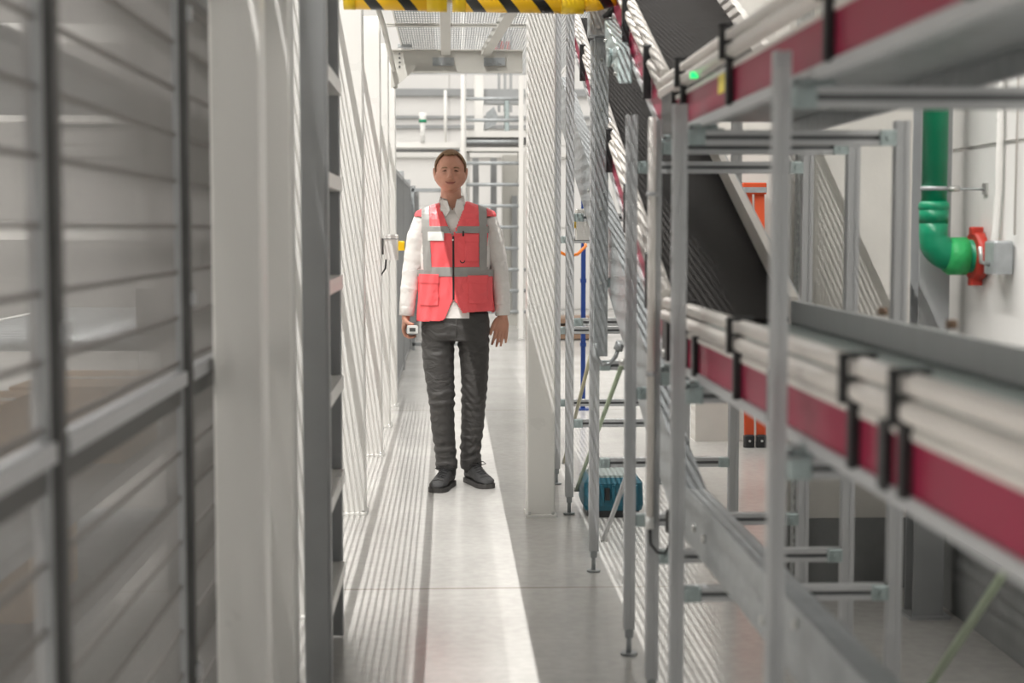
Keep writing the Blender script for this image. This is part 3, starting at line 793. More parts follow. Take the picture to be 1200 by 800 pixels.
# blue post and orange cable to the right
t = empty('rack_post', (1.055, 12, 0), 'slim blue rack post seen between the aluminium frames', 'post')
wpart(nb().box((1.04, 11.98, .01), (1.075, 12.02, 2.15)), 'shaft', M['blue'], t)
for z in (.5, 1.0, 1.5): wpart(nb().box((1.035, 11.97, z), (1.08, 12.03, z + .03)), 'clip', M['blue'], t)
wpart(nb().box((1.0, 11.94, 0), (1.11, 12.06, .01)), 'foot', M['blue'], t)
m = nb().tube([(.80, 11.5, 1.33), (.83, 11.5, 1.25), (.90, 11.5, 1.215), (.97, 11.5, 1.23), (1.04, 11.6, 1.29), (1.05, 11.98, 1.4)], .012, 8)
tag(m.build('orange_cable', M['orange']), 'orange cable hanging in a loop beside the blue post', 'cable')
t = empty('pallet_stack', (1.6, 20, 0), 'low dark brown pallet stack on the far floor past the right column', 'pallets')
for k in range(3): wpart(nb().box((1.2, 19.5, .02 + k * .1), (2.0, 20.3, .08 + k * .1)), 'pallet', M['brown'], t)

# left side: white rack columns and cardboard boxes behind the fence
t = empty('shelf_rack', (-1.9, 4.6, 0), 'pale shelf rack seen dimly through the mesh fence', 'rack')
for (x, y) in ((-1.05, 3.2), (-1.05, 5.9), (-2.1, 3.2), (-2.1, 5.9)):
    wpart(nb().cbox((x - .03, y - .03, 0), (x + .03, y + .03, 2.4), .003), 'upright', M['galv'], t)
for z in (.62, .30, 1.85):
    wpart(nb().box((-2.12, 3.15, z), (-1.02, 5.95, z + .04)), 'shelf', M['galv'], t)
for (x0, x1, y0, y1, z0, h, lab) in ((-1.62, -1.25, 4.2, 4.7, .66, .27, 'larger cardboard box on the shelf at the left edge of the picture'),
                                    (-1.42, -1.06, 5.0, 5.6, .66, .25, 'cardboard box on the shelf between the fence posts'),
                                    (-1.55, -1.15, 4.2, 4.75, .34, .24, 'low cardboard box on the bottom shelf behind the mesh')):
    t = empty('cardboard_box', ((x0 + x1) / 2, (y0 + y1) / 2, z0), lab, 'box', 'cardboard boxes behind the mesh fence')
    wpart(nb().box((x0, y0, z0), (x1, y1, z0 + h)), 'carton', M['cardboard'], t)
    wpart(nb().box((x0 - .001, (y0 + y1) / 2 - .025, z0 + h), (x1 + .001, (y0 + y1) / 2 + .025, z0 + h + .002)), 'tape', M['pipe'], t)
t = empty('roller_table', (-1.9, 7.5, 0), 'grey roller table with pale rails behind the mesh fence', 'roller table')
for (x, y) in ((-1.2, 6.6), (-2.3, 6.6), (-1.2, 9), (-2.3, 9)): wpart(nb().box((x, y, 0), (x + .06, y + .06, .86)), 'leg', M['galv'], t)
for x in (-1.15, -2.3): wpart(nb().box((x, 6.5, .86), (x + .04, 9.2, .96)), 'side_rail', M['white_paint'], t)
for k in range(16): wpart(nb().tube([(-2.26, 6.6 + k * .165, .93), (-1.15, 6.6 + k * .165, .93)], .03, 10), 'roller', M['galv'], t)
for k in range(5): wpart(nb().box((-1.35, 6.7 + k * .42, .96), (-1.25, 6.76 + k * .42, 1.16)), 'stop_post', M['dark_steel'], t)
t = empty('machine_frame', (-3, 10, 0), 'white machine frame with high crossbeams far behind the mesh fence', 'machine frame')
for x in (-2.0, -3.4, -5): wpart(nb().box((x, 10, 0), (x + .12, 10.12, 4)), 'post', M['white_paint'], t)
for z in (2.1, 2.6, 1.35): wpart(nb().box((-5, 9.97, z), (-1.7, 10.13, z + .12)), 'crossbeam', M['white_paint'], t)

# strip luminaires carrying the row light above, under the ceiling
for k in range(8):
    t = empty('strip_luminaire', (-1.5, -1.0 + k * 2.14, 7.92), 'slim strip lamp in the ceiling row above the aisle, outside the picture', 'lamp', 'strip lamps in the ceiling row')
    wpart(nb().box((-1.55, -1.9 + k * 2.14, 7.93), (-1.45, .1 + k * 2.14, 7.99)), 'lamp_body', M['white_paint'], t)
    wpart(nb().box((-1.53, -1.88 + k * 2.14, 7.925), (-1.47, .08 + k * 2.14, 7.93)), 'diffuser', M['lamp'], t)

# ------------------------------------------------------------------ the walking man
def skin_mat():
    m = mat('skin', (.50, .235, .155), .45, nscale=18, color2=(.62, .32, .225))
    b = m.node_tree.nodes['Principled BSDF']
    b.inputs['Subsurface Weight'].default_value = .12
    b.inputs['Subsurface Radius'].default_value = (.012, .005, .003)
    b.inputs['Subsurface Scale'].default_value = 1
    return m
M['skin'] = skin_mat()
def cloth(name, col, rough, wave, wscale, stretch, fine=.15):
    m = mat(name, col, rough, noise=.05, nscale=6)
    nt = m.node_tree; b = nt.nodes['Principled BSDF']
    tc = [n for n in nt.nodes if n.type == 'TEX_COORD'][0]
    mp = nt.nodes.new('ShaderNodeMapping'); mp.inputs['Scale'].default_value = stretch
    nt.links.new(tc.outputs['Object'], mp.inputs['Vector'])
    n = nt.nodes.new('ShaderNodeTexNoise'); n.inputs['Scale'].default_value = wscale; n.inputs['Detail'].default_value = 2; n.inputs['Distortion'].default_value = 1.2
    nt.links.new(mp.outputs[0], n.inputs['Vector'])
    bp = nt.nodes.new('ShaderNodeBump'); bp.inputs['Strength'].default_value = wave; bp.inputs['Distance'].default_value = .03
    nt.links.new(n.outputs['Fac'], bp.inputs['Height'])
    nt.links.new(bp.outputs[0], b.inputs['Normal'])
    return m
M['vest'] = cloth('coral_red_vest_fabric', (1.0, .125, .14), .45, .5, 9, (1, 1, .7))
M['shirt'] = cloth('white_shirt_cotton', (.82, .79, .76), .75, .35, 9, (1, 1, 1.6))
M['trouser'] = cloth('charcoal_denim', (.056, .053, .051), .55, .5, 8, (1, 1, 2.0))
M['reflective'] = mat('grey_reflective_tape', (.34, .33, .315), .4, noise=.05, nscale=30)
M['hair'] = mat('short_brown_hair', (.20, .115, .06), .7, nscale=120, color2=(.36, .22, .12), bump=.6, bscale=220)
M['shoe'] = mat('dark_grey_nubuck', (.035, .035, .036), .6, noise=.25, nscale=40, bump=.2, bscale=90)
M['sole'] = mat('shoe_sole_rubber', (.055, .052, .05), .7, noise=.1)
M['eye_white'] = mat('eye_white', (.5, .42, .38), .3, noise=.01)
M['iris'] = mat('iris_dark', (.03, .025, .02), .25, noise=.01)
M['lips'] = mat('lips', (.36, .12, .095), .45, noise=.05)

ORG = Vector((.04, 8.46, 0))

def bake(o):
    dg = bpy.context.evaluated_depsgraph_get()
    me = bpy.data.meshes.new_from_object(o.evaluated_get(dg))
    o.modifiers.clear(); old = o.data; o.data = me
    bpy.data.meshes.remove(old)
    for p in me.polygons: p.use_smooth = True
    return o

def ering(c, rx, ry, n=28, tilt=0.0, exp=2.0):
    pts = []
    for k in range(n):
        t = 2 * PI * k / n
        cc, ss = math.cos(t), math.sin(t)
        x = rx * math.copysign(abs(cc) ** (2 / exp), cc); y = ry * math.copysign(abs(ss) ** (2 / exp), ss)
        pts.append((c[0] + x, c[1] + y, c[2] + tilt * y))
    return pts
def interp(tab, z):
    tab = sorted(tab)
    if z <= tab[0][0]: return tab[0][1:]
    for a, b in zip(tab, tab[1:]):
        if z <= b[0]:
            t = (z - a[0]) / (b[0] - a[0]); t = t
            return tuple(p + (q - p) * t for p, q in zip(a[1:], b[1:]))
    return tab[-1][1:]

HC = Vector((-.026, -.012, 1.727))       # head centre, local
def head_point(th, ph, off=0.0):
    """th azimuth (0 = face, towards -y), ph elevation"""
    dx = math.sin(th) * math.cos(ph); dy = -math.cos(th) * math.cos(ph); dz = math.sin(ph)
    a, b, c = .0755, .096, .112
    x, y, z = a * dx, b * dy, c * dz
    if dz > 0: x *= 1 + .12 * math.sin(PI * dz)
    if dz < 0:
        t = -dz
        x *= 1 + .23 * math.sin(PI * t)
        x *= 1 - .20 * t ** 2.2
        if dy < 0: y *= 1 - .02 * t
        else: y *= 1 - .35 * t
    if dy < 0:                              # flatter, fuller face
        x *= 1 + .07 * (1 - abs(dz)) * abs(math.sin(2 * th))
        y = math.copysign(abs(y) ** .9 * .096 ** .1, y)
        g = lambda cx, cz, s: math.exp(-(((abs(x) - cx) / s) ** 2 + ((z - cz) / s) ** 2))
        y += .014 * g(.031, .006, .013)                       # eye sockets
        y -= .004 * math.exp(-((z - .028) / .010) ** 2) * math.exp(-(x / .05) ** 2)
        y -= .005 * g(.040, -.022, .018)                      # cheeks
        y -= .006 * math.exp(-((z + .060) / .016) ** 2) * math.exp(-(x / .025) ** 2)
        y -= .009 * math.exp(-((z + .096) / .016) ** 2) * math.exp(-(x / .022) ** 2)
        y += .004 * math.exp(-((z + .079) / .006) ** 2) * math.exp(-(x / .022) ** 2)
    v = Vector((x, y, z)); n = Vector((dx / a, dy / b, dz / c)).normalized()
    return HC + v + n * off

body = MB()
# head
rings = []
NP, NT = 44, 64
for i in range(NP + 1):
    ph = -PI / 2 + PI * (i + .02) / (NP + .04)
    rings.append([tuple(head_point(2 * PI * k / NT, ph)) for k in range(NT)])
body.loft(rings)
hx, hy, hz = HC
def front_y(x, z):
    # y of the face surface at (x, z) relative to head centre
    best = None
    for i in range(60):
        th = -1.2 + 2.4 * i / 59
        for j in range(60):
            ph = -1.2 + 2.4 * j / 59
            p = head_point(th, ph) - HC
            d = (p.x - x) ** 2 + (p.z - z) ** 2
            if best is None or d < best[0]: best = (d, p.y)
    return best[1]
# nose
nr = []
for (z, w_, p) in ((.022, .006, .000), (.008, .0075, .007), (-.008, .009, .013), (-.020, .012, .019), (-.029, .0155, .021), (-.036, .013, .012), (-.040, .008, .0)):
    nr.append(ering((hx, hy - .088 - p * .85 + .006, hz + z), w_, .010 + p * .5, 20))
body.loft(nr)
for s in (-1, 1):
    body.tube([(hx + s * .012, hy - .090, hz - .032), (hx + s * .014, hy - .100, hz - .030)], [.006, .005], 10)
    # ears
    er = []
    for (z, ry, rx) in ((-.032, .007, .006), (-.022, .012, .008), (-.005, .016, .010), (.012, .018, .010), (.024, .014, .009), (.031, .006, .006)):
        er.append(ering((hx + s * (.082 + .006 * (z + .03) / .06), hy + .004 + z * .15, hz + z - .006), rx, ry, 16))
    body.loft(er)
    # upper and lower lids
    body.tube([(hx + s * .018, hy - .083, hz + .008), (hx + s * .030, hy - .0855, hz + .0125), (hx + s * .043, hy - .078, hz + .008)], .0042, 8)
    body.tube([(hx + s * .019, hy - .083, hz + .002), (hx + s * .031, hy - .0845, hz - .0015), (hx + s * .042, hy - .077, hz + .003)], .004, 8)
    # smile folds / cheeks
    body.tube([(hx + s * .034, hy - .078, hz - .026), (hx + s * .040, hy - .074, hz - .036), (hx + s * .040, hy - .070, hz - .048)], [.006, .008, .005], 8)
# neck
body.loft([ering((hx + .010, .030, 1.48), .075, .07), ering((hx + .006, .022, 1.54), .058, .060), ering((hx + .003, .018, 1.59), .056, .058), ering((hx + .002, .018, 1.65), .055, .056), ering((hx, .012, 1.69), .050, .06)])
TORSO = [(.86, .165, .105, .01), (.95, .165, .11, .01), (1.05, .155, .105, .01), (1.15, .158, .105, .01), (1.25, .17, .11, .01), (1.35, .182, .112, .01), (1.42, .185, .105, .012), (1.47, .175, .09, .015), (1.505, .14, .075, .02), (1.53, .095, .065, .022), (1.555, .06, .058, .022)]
body.loft([ering((0, c, z), a, b, 36, exp=2.3) for z, a, b, c in TORSO])
# arms: (x, y, z, r)
ARM_R = [(-.170, .015, 1.462, .045), (-.200, .018, 1.38, .045), (-.222, .022, 1.29, .040), (-.237, .020, 1.215, .037), (-.250, .008, 1.12, .035), (-.262, -.004, 1.03, .029), (-.269, -.010, .955, .024), (-.276, -.012, .92, .022)]
ARM_L = [(.170, .015, 1.462, .045), (.200, .020, 1.38, .045), (.222, .028, 1.29, .040), (.237, .030, 1.215, .037), (.249, .022, 1.12, .035), (.257, .010, 1.03, .029), (.260, .002, .955, .024), (.259, .0, .92, .022)]
for A in (ARM_R, ARM_L): body.tube([p[:3] for p in A], [p[3] for p in A], 20)
# left hand (right in the picture): relaxed, back of hand towards the camera
body.loft([ering((.259, .0, .955), .026, .020), ering((.258, -.001, .925), .031, .018), ering((.256, -.002, .895), .039, .016), ering((.253, .0, .868), .040, .014), ering((.252, .002, .856), .036, .011)])
for (dx, L, sx) in ((-.030, .92, -.010), (-.010, 1.04, -.008), (.010, 1.0, -.006), (.029, .8, -.002)):
    x = .253 + dx
    body.tube([(x, .0, .875), (x + sx * .3, -.002, .862 - .012), (x + sx, .006, .862 - .045 * L), (x + sx * 1.7, .020, .862 - .072 * L), (x + sx * 2.2, .034, .862 - .090 * L)], [.0105, .0098, .009, .0082, .0065], 12)
body.tube([(.232, -.004, .925), (.214, -.010, .902), (.200, -.012, .872), (.193, -.008, .846), (.192, -.006, .835)], [.014, .0125, .011, .0095, .007], 12)
# right hand (left in the picture): fingers closed under the scanner
body.loft([ering((-.269, -.010, .955), .021, .027), ering((-.274, -.011, .925), .018, .034), ering((-.280, -.012, .895), .016, .042), ering((-.284, -.012, .872), .014, .041)])
for (dy, L) in ((-.044, .95), (-.023, 1.05), (-.002, 1.0), (.019, .85)):
    y = dy - .0
    body.tube([(-.283, y, .885), (-.285, y, .862), (-.276, y - .002, .838), (-.255, y - .004, .828), (-.255 + .028 * L, y - .006, .829), (-.255 + .036 * L, y - .006, .836)], [.0105, .0102, .0096, .009, .0082, .0065], 12)
body.tube([(-.276, -.036, .930), (-.268, -.056, .912), (-.252, -.066, .902), (-.232, -.070, .899), (-.226, -.071, .898)], [.014, .0125, .011, .0095, .007], 12)
# legs  (x, y, z, r)
LEG_R = [(-.080, .01, .90, .085), (-.092, -.005, .78, .080), (-.088, -.03, .64, .068), (-.078, -.045, .50, .055), (-.072, -.045, .36, .052), (-.060, -.035, .22, .042), (-.052, -.03, .11, .038), (-.047, -.035, .06, .034), (-.060, -.08, .048, .030), (-.075, -.13, .040, .022)]
LEG_L = [(.085, .01, .90, .085), (.098, .015, .78, .076), (.104, .015, .64, .066), (.102, .02, .50, .054), (.094, .045, .36, .052), (.084, .06, .22, .042), (.080, .065, .11, .038), (.092, .072, .06, .034), (.115, .02, .048, .030), (.137, -.035, .040, .022)]
for A in (LEG_R, LEG_L): body.tube([p[:3] for p in A], [p[3] for p in A], 20)
man = body.build('person', M['skin'])
rm_ = man.modifiers.new('remesh', 'REMESH'); rm_.mode = 'VOXEL'; rm_.voxel_size = .0036
sm_ = man.modifiers.new('smooth', 'SMOOTH'); sm_.factor = .5; sm_.iterations = 3
bake(man)
man.location = ORG
tag(man, 'smiling man in coral red safety vest and charcoal jeans walking down the aisle', 'person')

def child(m, name, mt, smooth=None, par=None, remesh=0, smooth_it=4, solid=0):
    o = m.build(name, mt, par or man)
    if remesh:
        r = o.modifiers.new('remesh', 'REMESH'); r.mode = 'VOXEL'; r.voxel_size = remesh
        s = o.modifiers.new('smooth', 'SMOOTH'); s.factor = .5; s.iterations = smooth_it
        bake(o)
    if solid:
        s = o.modifiers.new('solid', 'SOLIDIFY'); s.thickness = solid; s.offset = 0
    return o

# hair cap
hm = MB(); cells = []
NT2, NP2 = 120, 60
vs_ = []; rnd = random.Random(3)
for i in range(NP2 + 1):
    ph = -.5 + (PI / 2 + .5) * i / NP2
    for k in range(NT2):
        th = 2 * PI * k / NT2
        vs_.append(tuple(head_point(th, min(ph, PI / 2 - .001), .0045 + rnd.uniform(0, .0018) - .0028 + .009 * max(0, math.sin(ph)))))
def hair_ok(th, ph):
    t = abs((th + PI) % (2 * PI) - PI)          # 0 at the face
    deg, el = math.degrees(t), math.degrees(ph)
    if deg < 25: lim = 50 + 2.0 * math.sin(th * 9) 
    elif deg < 48: lim = 50 + (5 if deg > 32 else 0)
    elif deg < 72: lim = 50 - (deg - 48) * 1.8
    elif deg < 86: lim = 2
    elif deg < 104: lim = 16
    else: lim = -22
    return el > lim
fs_ = []
for i in range(NP2):
    for k in range(NT2):
        th = 2 * PI * (k + .5) / NT2; ph = -.5 + (PI / 2 + .5) * (i + .5) / NP2
        if hair_ok(th, ph):
            j = (k + 1) % NT2
            fs_.append((i*NT2+k, i*NT2+j, (i+1)*NT2+j, (i+1)*NT2+k))
hm.add(vs_, fs_, True)
hair = child(hm, 'hair', M['hair'], solid=.005)
# face details
for s in (-1, 1):
    e = MB().tube([(hx + s * .030, hy - .0705, hz + .005), (hx + s * .030, hy - .0730, hz + .005), (hx + s * .030, hy - .0805, hz + .005), (hx + s * .030, hy - .0835, hz + .005)], [.011, .011, .0085, .004], 16)
    eye = child(e, 'eye', M['eye_white'])
    ir = MB().tube([(hx + s * .030, hy - .0820, hz + .005), (hx + s * .030, hy - .0850, hz + .005)], [.0058, .005], 14)
    child(ir, 'iris', M['iris'], par=eye)
    ls = MB().tube([(hx + s * .017, hy - .0865, hz + .0045), (hx + s * .030, hy - .0890, hz + .0075), (hx + s * .043, hy - .0815, hz + .0045)], [.0012, .0024, .0014], 8)
    child(ls, 'eyelashes', M['iris'])
    b = MB().tube([(hx + s * .014, hy - .0905, hz + .0215), (hx + s * .028, hy - .0905, hz + .0235), (hx + s * .042, hy - .0825, hz + .0225), (hx + s * .049, hy - .0755, hz + .018)], [.0028, .0036, .0030, .0016], 8)
    child(b, 'eyebrow', M['hair'])
lp = MB()
for zo, pr in ((.0022, .0030), (-.0026, .0036)):
    lp.tube([(hx - .028, hy - .0825, hz - .0525), (hx - .014, hy - .0925, hz - .0595 + zo), (hx, hy - .0955, hz - .0600 + zo), (hx + .014, hy - .0925, hz - .0595 + zo), (hx + .028, hy - .0825, hz - .0525)], [.0012, pr, pr, pr, .0012], 8)
child(lp, 'lips', M['lips'])

# clothing surfaces: rows (z, a, b, centre y)
VEST = [(.91, .214, .150, .01), (1.00, .209, .142, .01), (1.10, .203, .135, .01), (1.20, .203, .133, .01), (1.30, .210, .135, .01), (1.38, .214, .135, .01), (1.43, .218, .130, .012), (1.47, .222, .118, .014), (1.50, .221, .100, .016), (1.515, .212, .086, .018), (1.53, .180, .078, .02), (1.545, .140, .073, .022), (1.558, .100, .071, .022), (1.568, .072, .070, .022)]
EXPV = 2.6
def surf_rows(tab, off, step=.004):
    z0, z1 = tab[0][0], tab[-1][0]; rows = []; z = z0
    while z < 1.46: rows.append(z); z += step
    z = 1.46
    while z < z1: rows.append(z); z += step * .45
    rows.append(z1)
    return [(z,) + tuple(v + (off if i < 2 else 0) for i, v in enumerate(interp(tab, z))) for z in rows]
def fold(t, z, amp=1.0):
    return amp * (.0035 * math.sin(5 * t + 9 * z) * (1.6 - z) + .002 * math.sin(11 * t - 23 * z + 2 * math.sin(3 * t)))
def shell(tab, off, keep, nu=400, amp=1.0, exp=EXPV, step=.0034, zr=(0, 9)):
    rows = [q for q in surf_rows(tab, off, step) if zr[0] - .012 < q[0] < zr[1] + .012]; m = MB(); vs = []
    tr_ = []
    for k in range(nu):
        t = 2 * PI * k / nu; cc, ss = math.cos(t), math.sin(t)
        tr_.append((t, math.copysign(abs(cc) ** (2 / exp), cc), math.copysign(abs(ss) ** (2 / exp), ss)))
    for (z, a, b, c) in rows:
        for (t, cx, sx) in tr_:
            f = 1 + fold(t, z, amp) / .15
            vs.append((a * f * cx, b * f * sx + c, z))
    fs = []; used = {}; out = []
    def ix(v):
        if v not in used: used[v] = len(out); out.append(vs[v])
        return used[v]
    for i in range(len(rows) - 1):
        for k in range(nu):
            j = (k + 1) % nu; a0, b0, c0 = vs[i*nu+k], vs[i*nu+j], vs[(i+1)*nu+k]
            if keep((a0[0] + b0[0]) / 2, (a0[1] + b0[1]) / 2, (a0[2] + c0[2]) / 2):
                fs.append((ix(i*nu+k), ix(i*nu+j), ix((i+1)*nu+j), ix((i+1)*nu+k)))
    m.add(out, fs, True)
    return m
ZX = -.012                                   # zip line
def v_half(z):                                # half opening of the V neck at height z
    if z < 1.375: return 0
    return (z - 1.375) / (1.568 - 1.375) * .078
def hem(x): return .930 + (.030 if x > 0 else 0) + .012 * math.sin(x * 9) if True else 0
def vest_keep(x, y, z):
    front = y < .01
    if z < hem(x) - (.0 if front else .01): return False
    if front:
        d = x - ZX
        if z > 1.375 and abs(d + .004) < v_half(z): return False
        if z < 1.035 and -((1.035 - z) / .1) ** .8 * .045 < d < ((1.035 - z) / .1) ** .8 * .066: return False
        if z < 1.0 and d < 0 and z < hem(x) + .02 * max(0, 1 - abs(d + .03) / .03): return False
    # arm holes
    if abs(x) > .165 and 1.20 < z < 1.487 and -.085 < y < .12: 
        return False
    if z > 1.487 and abs(x) < .06 and y > .0 and z > 1.555: return False
    return True
vest = child(shell(VEST, 0, vest_keep), 'safety_vest', M['vest'], solid=.0035)
def band(z0, z1, extra=None):
    return shell(VEST, .0035, lambda x, y, z: z0 <= z <= z1 and vest_keep(x, y, z) and (extra is None or extra(x, y, z)), zr=(z0, z1))
child(band(1.163, 1.213), 'waist_reflective_tape', M['reflective'], par=vest, solid=.002)
child(band(1.395, 1.432, lambda x, y, z: abs(x - ZX) > v_half(z) + .004 and abs(x) < .2), 'chest_reflective_tape', M['reflective'], par=vest, solid=.002)
for (xc, nm) in ((-.163, 0), (.150, 1)):
    child(shell(VEST, .0042, lambda x, y, z: abs(x - xc - (.012 * (1.5 - z) / .3 if xc < 0 else 0)) < .0215 and z > 1.19 and (y < .02 or z > 1.45) and not (abs(x) > .195 and z < 1.487)), 'shoulder_reflective_tape', M['reflective'], par=vest, solid=.002)
child(shell(VEST, .0045, lambda x, y, z: y < 0 and abs(x - ZX) < .0042 and 1.035 < z < 1.378, nu=520, zr=(1.03, 1.38)), 'zip', M['strap'], par=vest, solid=.002)
def patch(x0, x1, z0, z1, off, name, mt):
    return child(shell(VEST, off, lambda x, y, z: y < 0 and x0 < x < x1 and z0 < z < z1, zr=(z0, z1)), name, mt, par=vest, solid=.003)
def lx(px): return (px - 533.0) / 213.0
def lz(py): return (566.0 - py) / 213.0 - .0
patch(lx(491.5), lx(513), lz(352), lz(326), .009, 'pocket', M['vest']); patch(lx(491), lx(514), lz(326.5), lz(316), .012, 'pocket_flap', M['vest'])
patch(lx(548), lx(570), lz(350), lz(325), .008, 'pocket', M['vest']); patch(lx(547), lx(571), lz(325.5), lz(317), .011, 'pocket_flap', M['vest'])
patch(lx(544), lx(559.5), lz(301), lz(278), .008, 'pocket', M['vest']); patch(lx(543), lx(560), lz(278.5), lz(270), .011, 'pocket_flap', M['vest'])
patch(lx(501.5), lx(519.5), lz(277.5), lz(267), .008, 'name_badge', M['label_white'])
m = MB().tube([(lx(542), -.150, lz(266)), (lx(542), -.150, lz(272))], .005, 8); child(m, 'pen_tip', M['strap'], par=vest)
m = MB(); m.tube([(lx(541) + .012 * math.cos(t), -.152, lz(300) - abs(.012 * math.sin(t))) for t in [PI * k / 8 for k in range(9)]], .0028, 8); child(m, 'd_ring', M['strap'], par=vest)
# side flap hanging at the left hip
m = MB().prism([(.200, .955), (.205, 1.10), (.222, 1.05), (.248, .985), (.235, .972)], 'y', .02, .028); child(m, 'side_panel', M['vest'], par=vest)

# shirt
SH = [(z, a - .016, b - .014, c) for z, a, b, c in VEST[:-2]] + [(1.552, .085, .066, .022), (1.562, .066, .064, .022)]
SH = [(r[0], min(r[1], .182) if r[0] > 1.3 else r[1], r[2], r[3]) for r in SH]
def shirt_keep(x, y, z):
    if y < 0 and z > 1.52 and abs(x - (-.016)) < (z - 1.52) * .8: return False
    if z < (.935 if abs(x - .002) < .075 and y < 0 else 1.0): return False
    return True
shirt = child(shell(SH, 0, shirt_keep, nu=200), 'shirt', M['shirt'], solid=.003)
def sleeve(A, sgn):
    R = {0: .066, 1: .064, 2: .057, 3: .052, 4: .049, 5: .044, 6: .039}
    pts = []; rs = []
    P = [Vector(p[:3]) for p in A[:7]]
    P[0] = P[0] + Vector((-sgn * .012, 0, .012))
    # resample with small creases
    n = 60
    for i in range(n + 1):
        f = i / n * 6; k = min(5, int(f)); t = f - k
        p = P[k].lerp(P[k+1], t); r = R[k] + (R[k+1] - R[k]) * t
        cr = .0007 * math.sin(i * 1.35 + sgn) + .0012 * math.sin(i * .62)
        if i > 54: cr = .001
        pts.append(p); rs.append(r + cr)
    pts[-1] = P[6] + (P[6] - P[5]) * .12
    m = MB().tube(pts, rs, 28)
    s = child(m, 'sleeve', M['shirt'], par=shirt)
    c = MB().tube([P[6] + (P[5] - P[6]) * .75, P[6] + (P[6] - P[5]) * .16], [.043, .041], 28)
    child(c, 'cuff', M['shirt'], par=shirt)
sleeve(ARM_R, -1); sleeve(ARM_L, 1)
# collar
m = MB(); vs = []; n = 40
for k in range(n + 1):
    t = -PI / 2 + .42 + (2 * PI - .84) * k / n
    x = hx + .008 + .064 * math.cos(t); y = .020 + .062 * math.sin(t)
    vs += [(hx + .008 + .071 * math.cos(t), .022 + .070 * math.sin(t), 1.548 - .02 * max(0, -math.sin(t))), (x, y, 1.600 - .022 * max(0, -math.sin(t))), (hx + .008 + .082 * math.cos(t), .022 + .084 * math.sin(t), 1.535 - .02 * max(0, -math.sin(t)))]
fs = []
for k in range(n):
    a = k * 3; fs += [(a, a+3, a+4, a+1), (a+1, a+4, a+5, a+2)]
m.add(vs, fs, True)
for s in (-1, 1):
    bx = hx + .008
    m.add([(bx + s * .024, -.047, 1.572), (bx + s * .052, -.030, 1.578), (bx + s * .066, -.062, 1.528), (bx + s * .040, -.088, 1.470), (bx + s * .012, -.080, 1.520)], [(0, 1, 2, 3, 4)], False)
child(m, 'collar', M['shirt'], par=shirt, solid=.003)
for z in (1.44, 1.36): child(MB().tube([(-.014, -.128, z), (-.014, -.132, z)], .005, 12), 'button', M['label_white'], par=shirt)

# trousers
tr = MB()
tr.loft([ering((0, .008, z), a, b, 36, exp=2.4) for z, a, b in ((.965, .180, .120), (.93, .186, .128), (.88, .190, .132), (.84, .188, .130), (.81, .180, .122))])
TR_R = [(-.092, .008, .86, .092), (-.097, .0, .78, .091), (-.094, -.02, .68, .086), (-.084, -.04, .56, .077), (-.078, -.052, .50, .074), (-.076, -.050, .44, .068), (-.072, -.040, .34, .065), (-.062, -.034, .24, .060), (-.055, -.030, .16, .058), (-.050, -.032, .095, .062)]
TR_L = [(.094, .01, .86, .090), (.100, .014, .78, .087), (.104, .012, .68, .080), (.104, .012, .56, .073), (.101, .018, .50, .071), (.098, .03, .44, .067), (.094, .045, .34, .065), (.086, .058, .24, .060), (.081, .065, .17, .057), (.086, .080, .088, .062)]
def leg(A, sd):
    n = 90; pts = []; rs = []
    for i in range(n + 1):
        f = i / n * (len(A) - 1); k = min(len(A) - 2, int(f)); t = f - k
        p = Vector(A[k][:3]).lerp(Vector(A[k+1][:3]), t); r = A[k][3] + (A[k+1][3] - A[k][3]) * t
        z = p.z
        w_ = (math.exp(-((z - .48) / .10) ** 2) + 1.3 * math.exp(-((z - .18) / .07) ** 2) + .45)
        r += w_ * (.0010 * math.sin(z * 150 + sd) + .0014 * math.sin(z * 95 + 2 * sd))
        pts.append(p); rs.append(r)
    return pts, rs
for A, sd in ((TR_R, 1), (TR_L, 4)):
    p_, r_ = leg(A, sd); tr.tube(p_, r_, 32)
trs = child(tr, 'trousers', M['trouser'], remesh=.006, smooth_it=2)
def crease(v):
    z = v.z; t = math.atan2(v.y, v.x - (.09 if v.x > 0 else -.09))
    w_ = .35 + math.exp(-((z - .49) / .09) ** 2) + math.exp(-((z - .80) / .06) ** 2) + 1.2 * math.exp(-((z - .2) / .08) ** 2)
    return w_ * .0022 * math.sin(z * 120 + 2.2 * math.sin(t * 1.0 + v.x * 20) + 3 * t)
for v in trs.data.vertices:
    if v.co.z > .14: v.co += v.normal * crease(v.co)
m = MB().tube([(.002, -.131, .93), (.004, -.128, .86), (.003, -.118, .82)], .0025, 6); child(m, 'fly_seam', M['trouser'], par=trs)

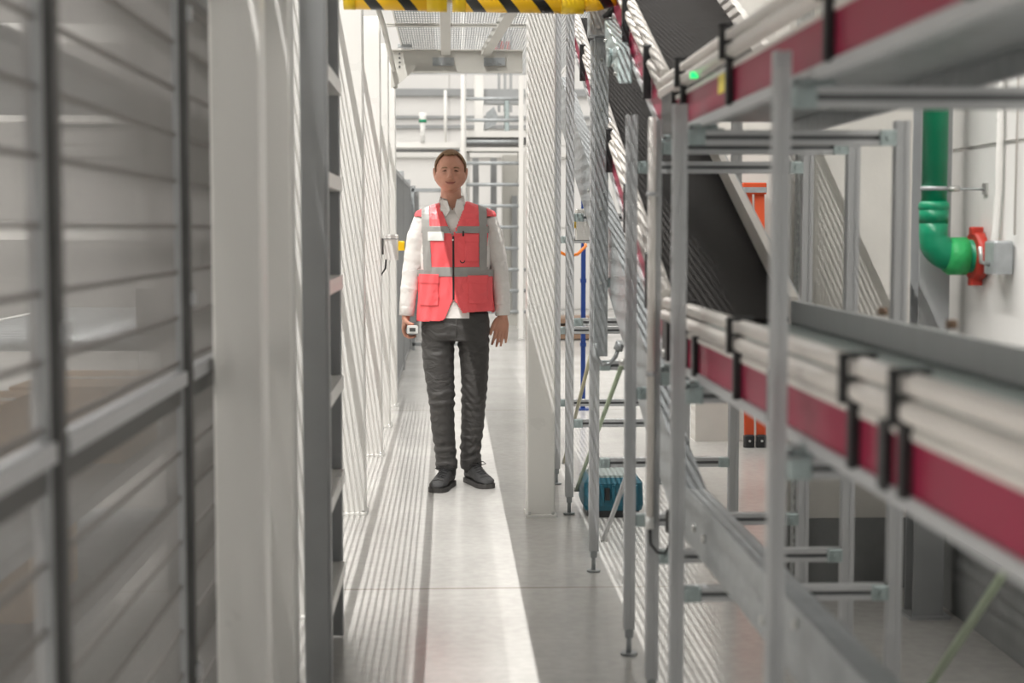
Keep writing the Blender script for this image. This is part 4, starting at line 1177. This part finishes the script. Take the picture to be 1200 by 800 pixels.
# shoes
def shoe(cx, cy, yaw_, lift=0):
    """heel centre at (cx, cy); toes point towards -y turned by yaw_"""
    ca, sa = math.cos(yaw_), math.sin(yaw_)
    def W(s, x, z):                          # s = distance from heel to toe
        lx_, ly_ = x, -s
        return (cx + lx_ * ca - ly_ * sa, cy + lx_ * sa + ly_ * ca, z)
    L = .295
    prof = [(0.0, .020, .050), (.012, .032, .075), (.05, .038, .098), (.11, .040, .112), (.15, .041, .100), (.19, .046, .080), (.23, .050, .066), (.262, .046, .058), (.285, .032, .048), (.295, .014, .036)]
    m = MB(); rings = []
    for s, w_, h in prof:
        r = []
        for k in range(24):
            t = 2 * PI * k / 24; c, q = math.cos(t), math.sin(t)
            x = w_ * math.copysign(abs(c) ** .8, c); z = .022 + (h - .022) * (.5 + .5 * math.copysign(abs(q) ** .75, q))
            r.append(W(s, x * (1 - .25 * max(0, q)), z))
        rings.append(r)
    m.loft(rings)
    m.tube([W(.06, 0, .06), W(.058, 0, .10), W(.056, 0, .130)], [.046, .048, .049], 24)
    sh = child(m, 'shoe', M['shoe'])
    outl = []
    for s, w_, h in prof: outl.append((s * 1.015 - .002, w_ + .004))
    poly = [W(s, w_, 0) for s, w_ in outl] + [W(s, -w_, 0) for s, w_ in reversed(outl)]
    n = len(poly); vs = [(p[0], p[1], .001) for p in poly] + [(p[0], p[1], .026) for p in poly]
    so = MB().add(vs, [(i, (i+1) % n, n + (i+1) % n, n + i) for i in range(n)] + [tuple(range(n-1, -1, -1)), tuple(range(n, 2*n))])
    child(so, 'sole', M['sole'], par=sh)
    la = MB()
    for i, s in enumerate((.125, .145, .165, .185, .205)):
        h = interp([(p[0], p[2]) for p in prof], s)[0] + .003
        la.tube([W(s, -.026, h - .010), W(s + .008, 0, h + .002), W(s, .026, h - .010)], .0028, 6)
    h = .118
    la.tube([W(.12, 0, h), W(.135, .03, h + .012), W(.125, .055, h - .005), W(.118, .03, h - .012), W(.12, 0, h)], .0024, 6)
    la.tube([W(.12, 0, h), W(.14, -.03, h + .006), W(.13, -.05, h - .012), W(.12, -.02, h - .01)], .0024, 6)
    child(la, 'laces', M['strap'], par=sh)
    tc_ = MB()
    for s in (.24,):
        tc_.tube([W(s, -.046, .036), W(s + .004, -.03, .060), W(s + .006, 0, .067), W(s + .004, .03, .060), W(s, .046, .036)], .0022, 6)
    child(tc_, 'toe_seam', M['sole'], par=sh)
shoe(-.030, .03, math.radians(-16))
shoe(.070, .135, math.radians(22))

# scanner in the right hand
t = empty('handheld_scanner', (ORG.x - .235, ORG.y - .03, .85), 'small black handheld scanner with a white rimmed end in the man\'s hand', 'scanner')
m = MB().cbox((-.026, -.075, .0), (.026, .065, .030), .006); m.build('body', M['strap'], t)
m = MB().cbox((-.028, -.092, .002), (.030, -.070, .046), .006); m.box((-.028, -.10, .006), (.030, -.088, .044)); m.build('white_end', M['label_white'], t)
m = MB().box((-.015, -.103, .014), (.017, -.099, .034)); m.build('window', M['dark_steel'], t)
m = MB().cbox((-.018, -.06, .030), (.018, .0, .036), .003); m.build('keypad', M['grey_steel'], t)
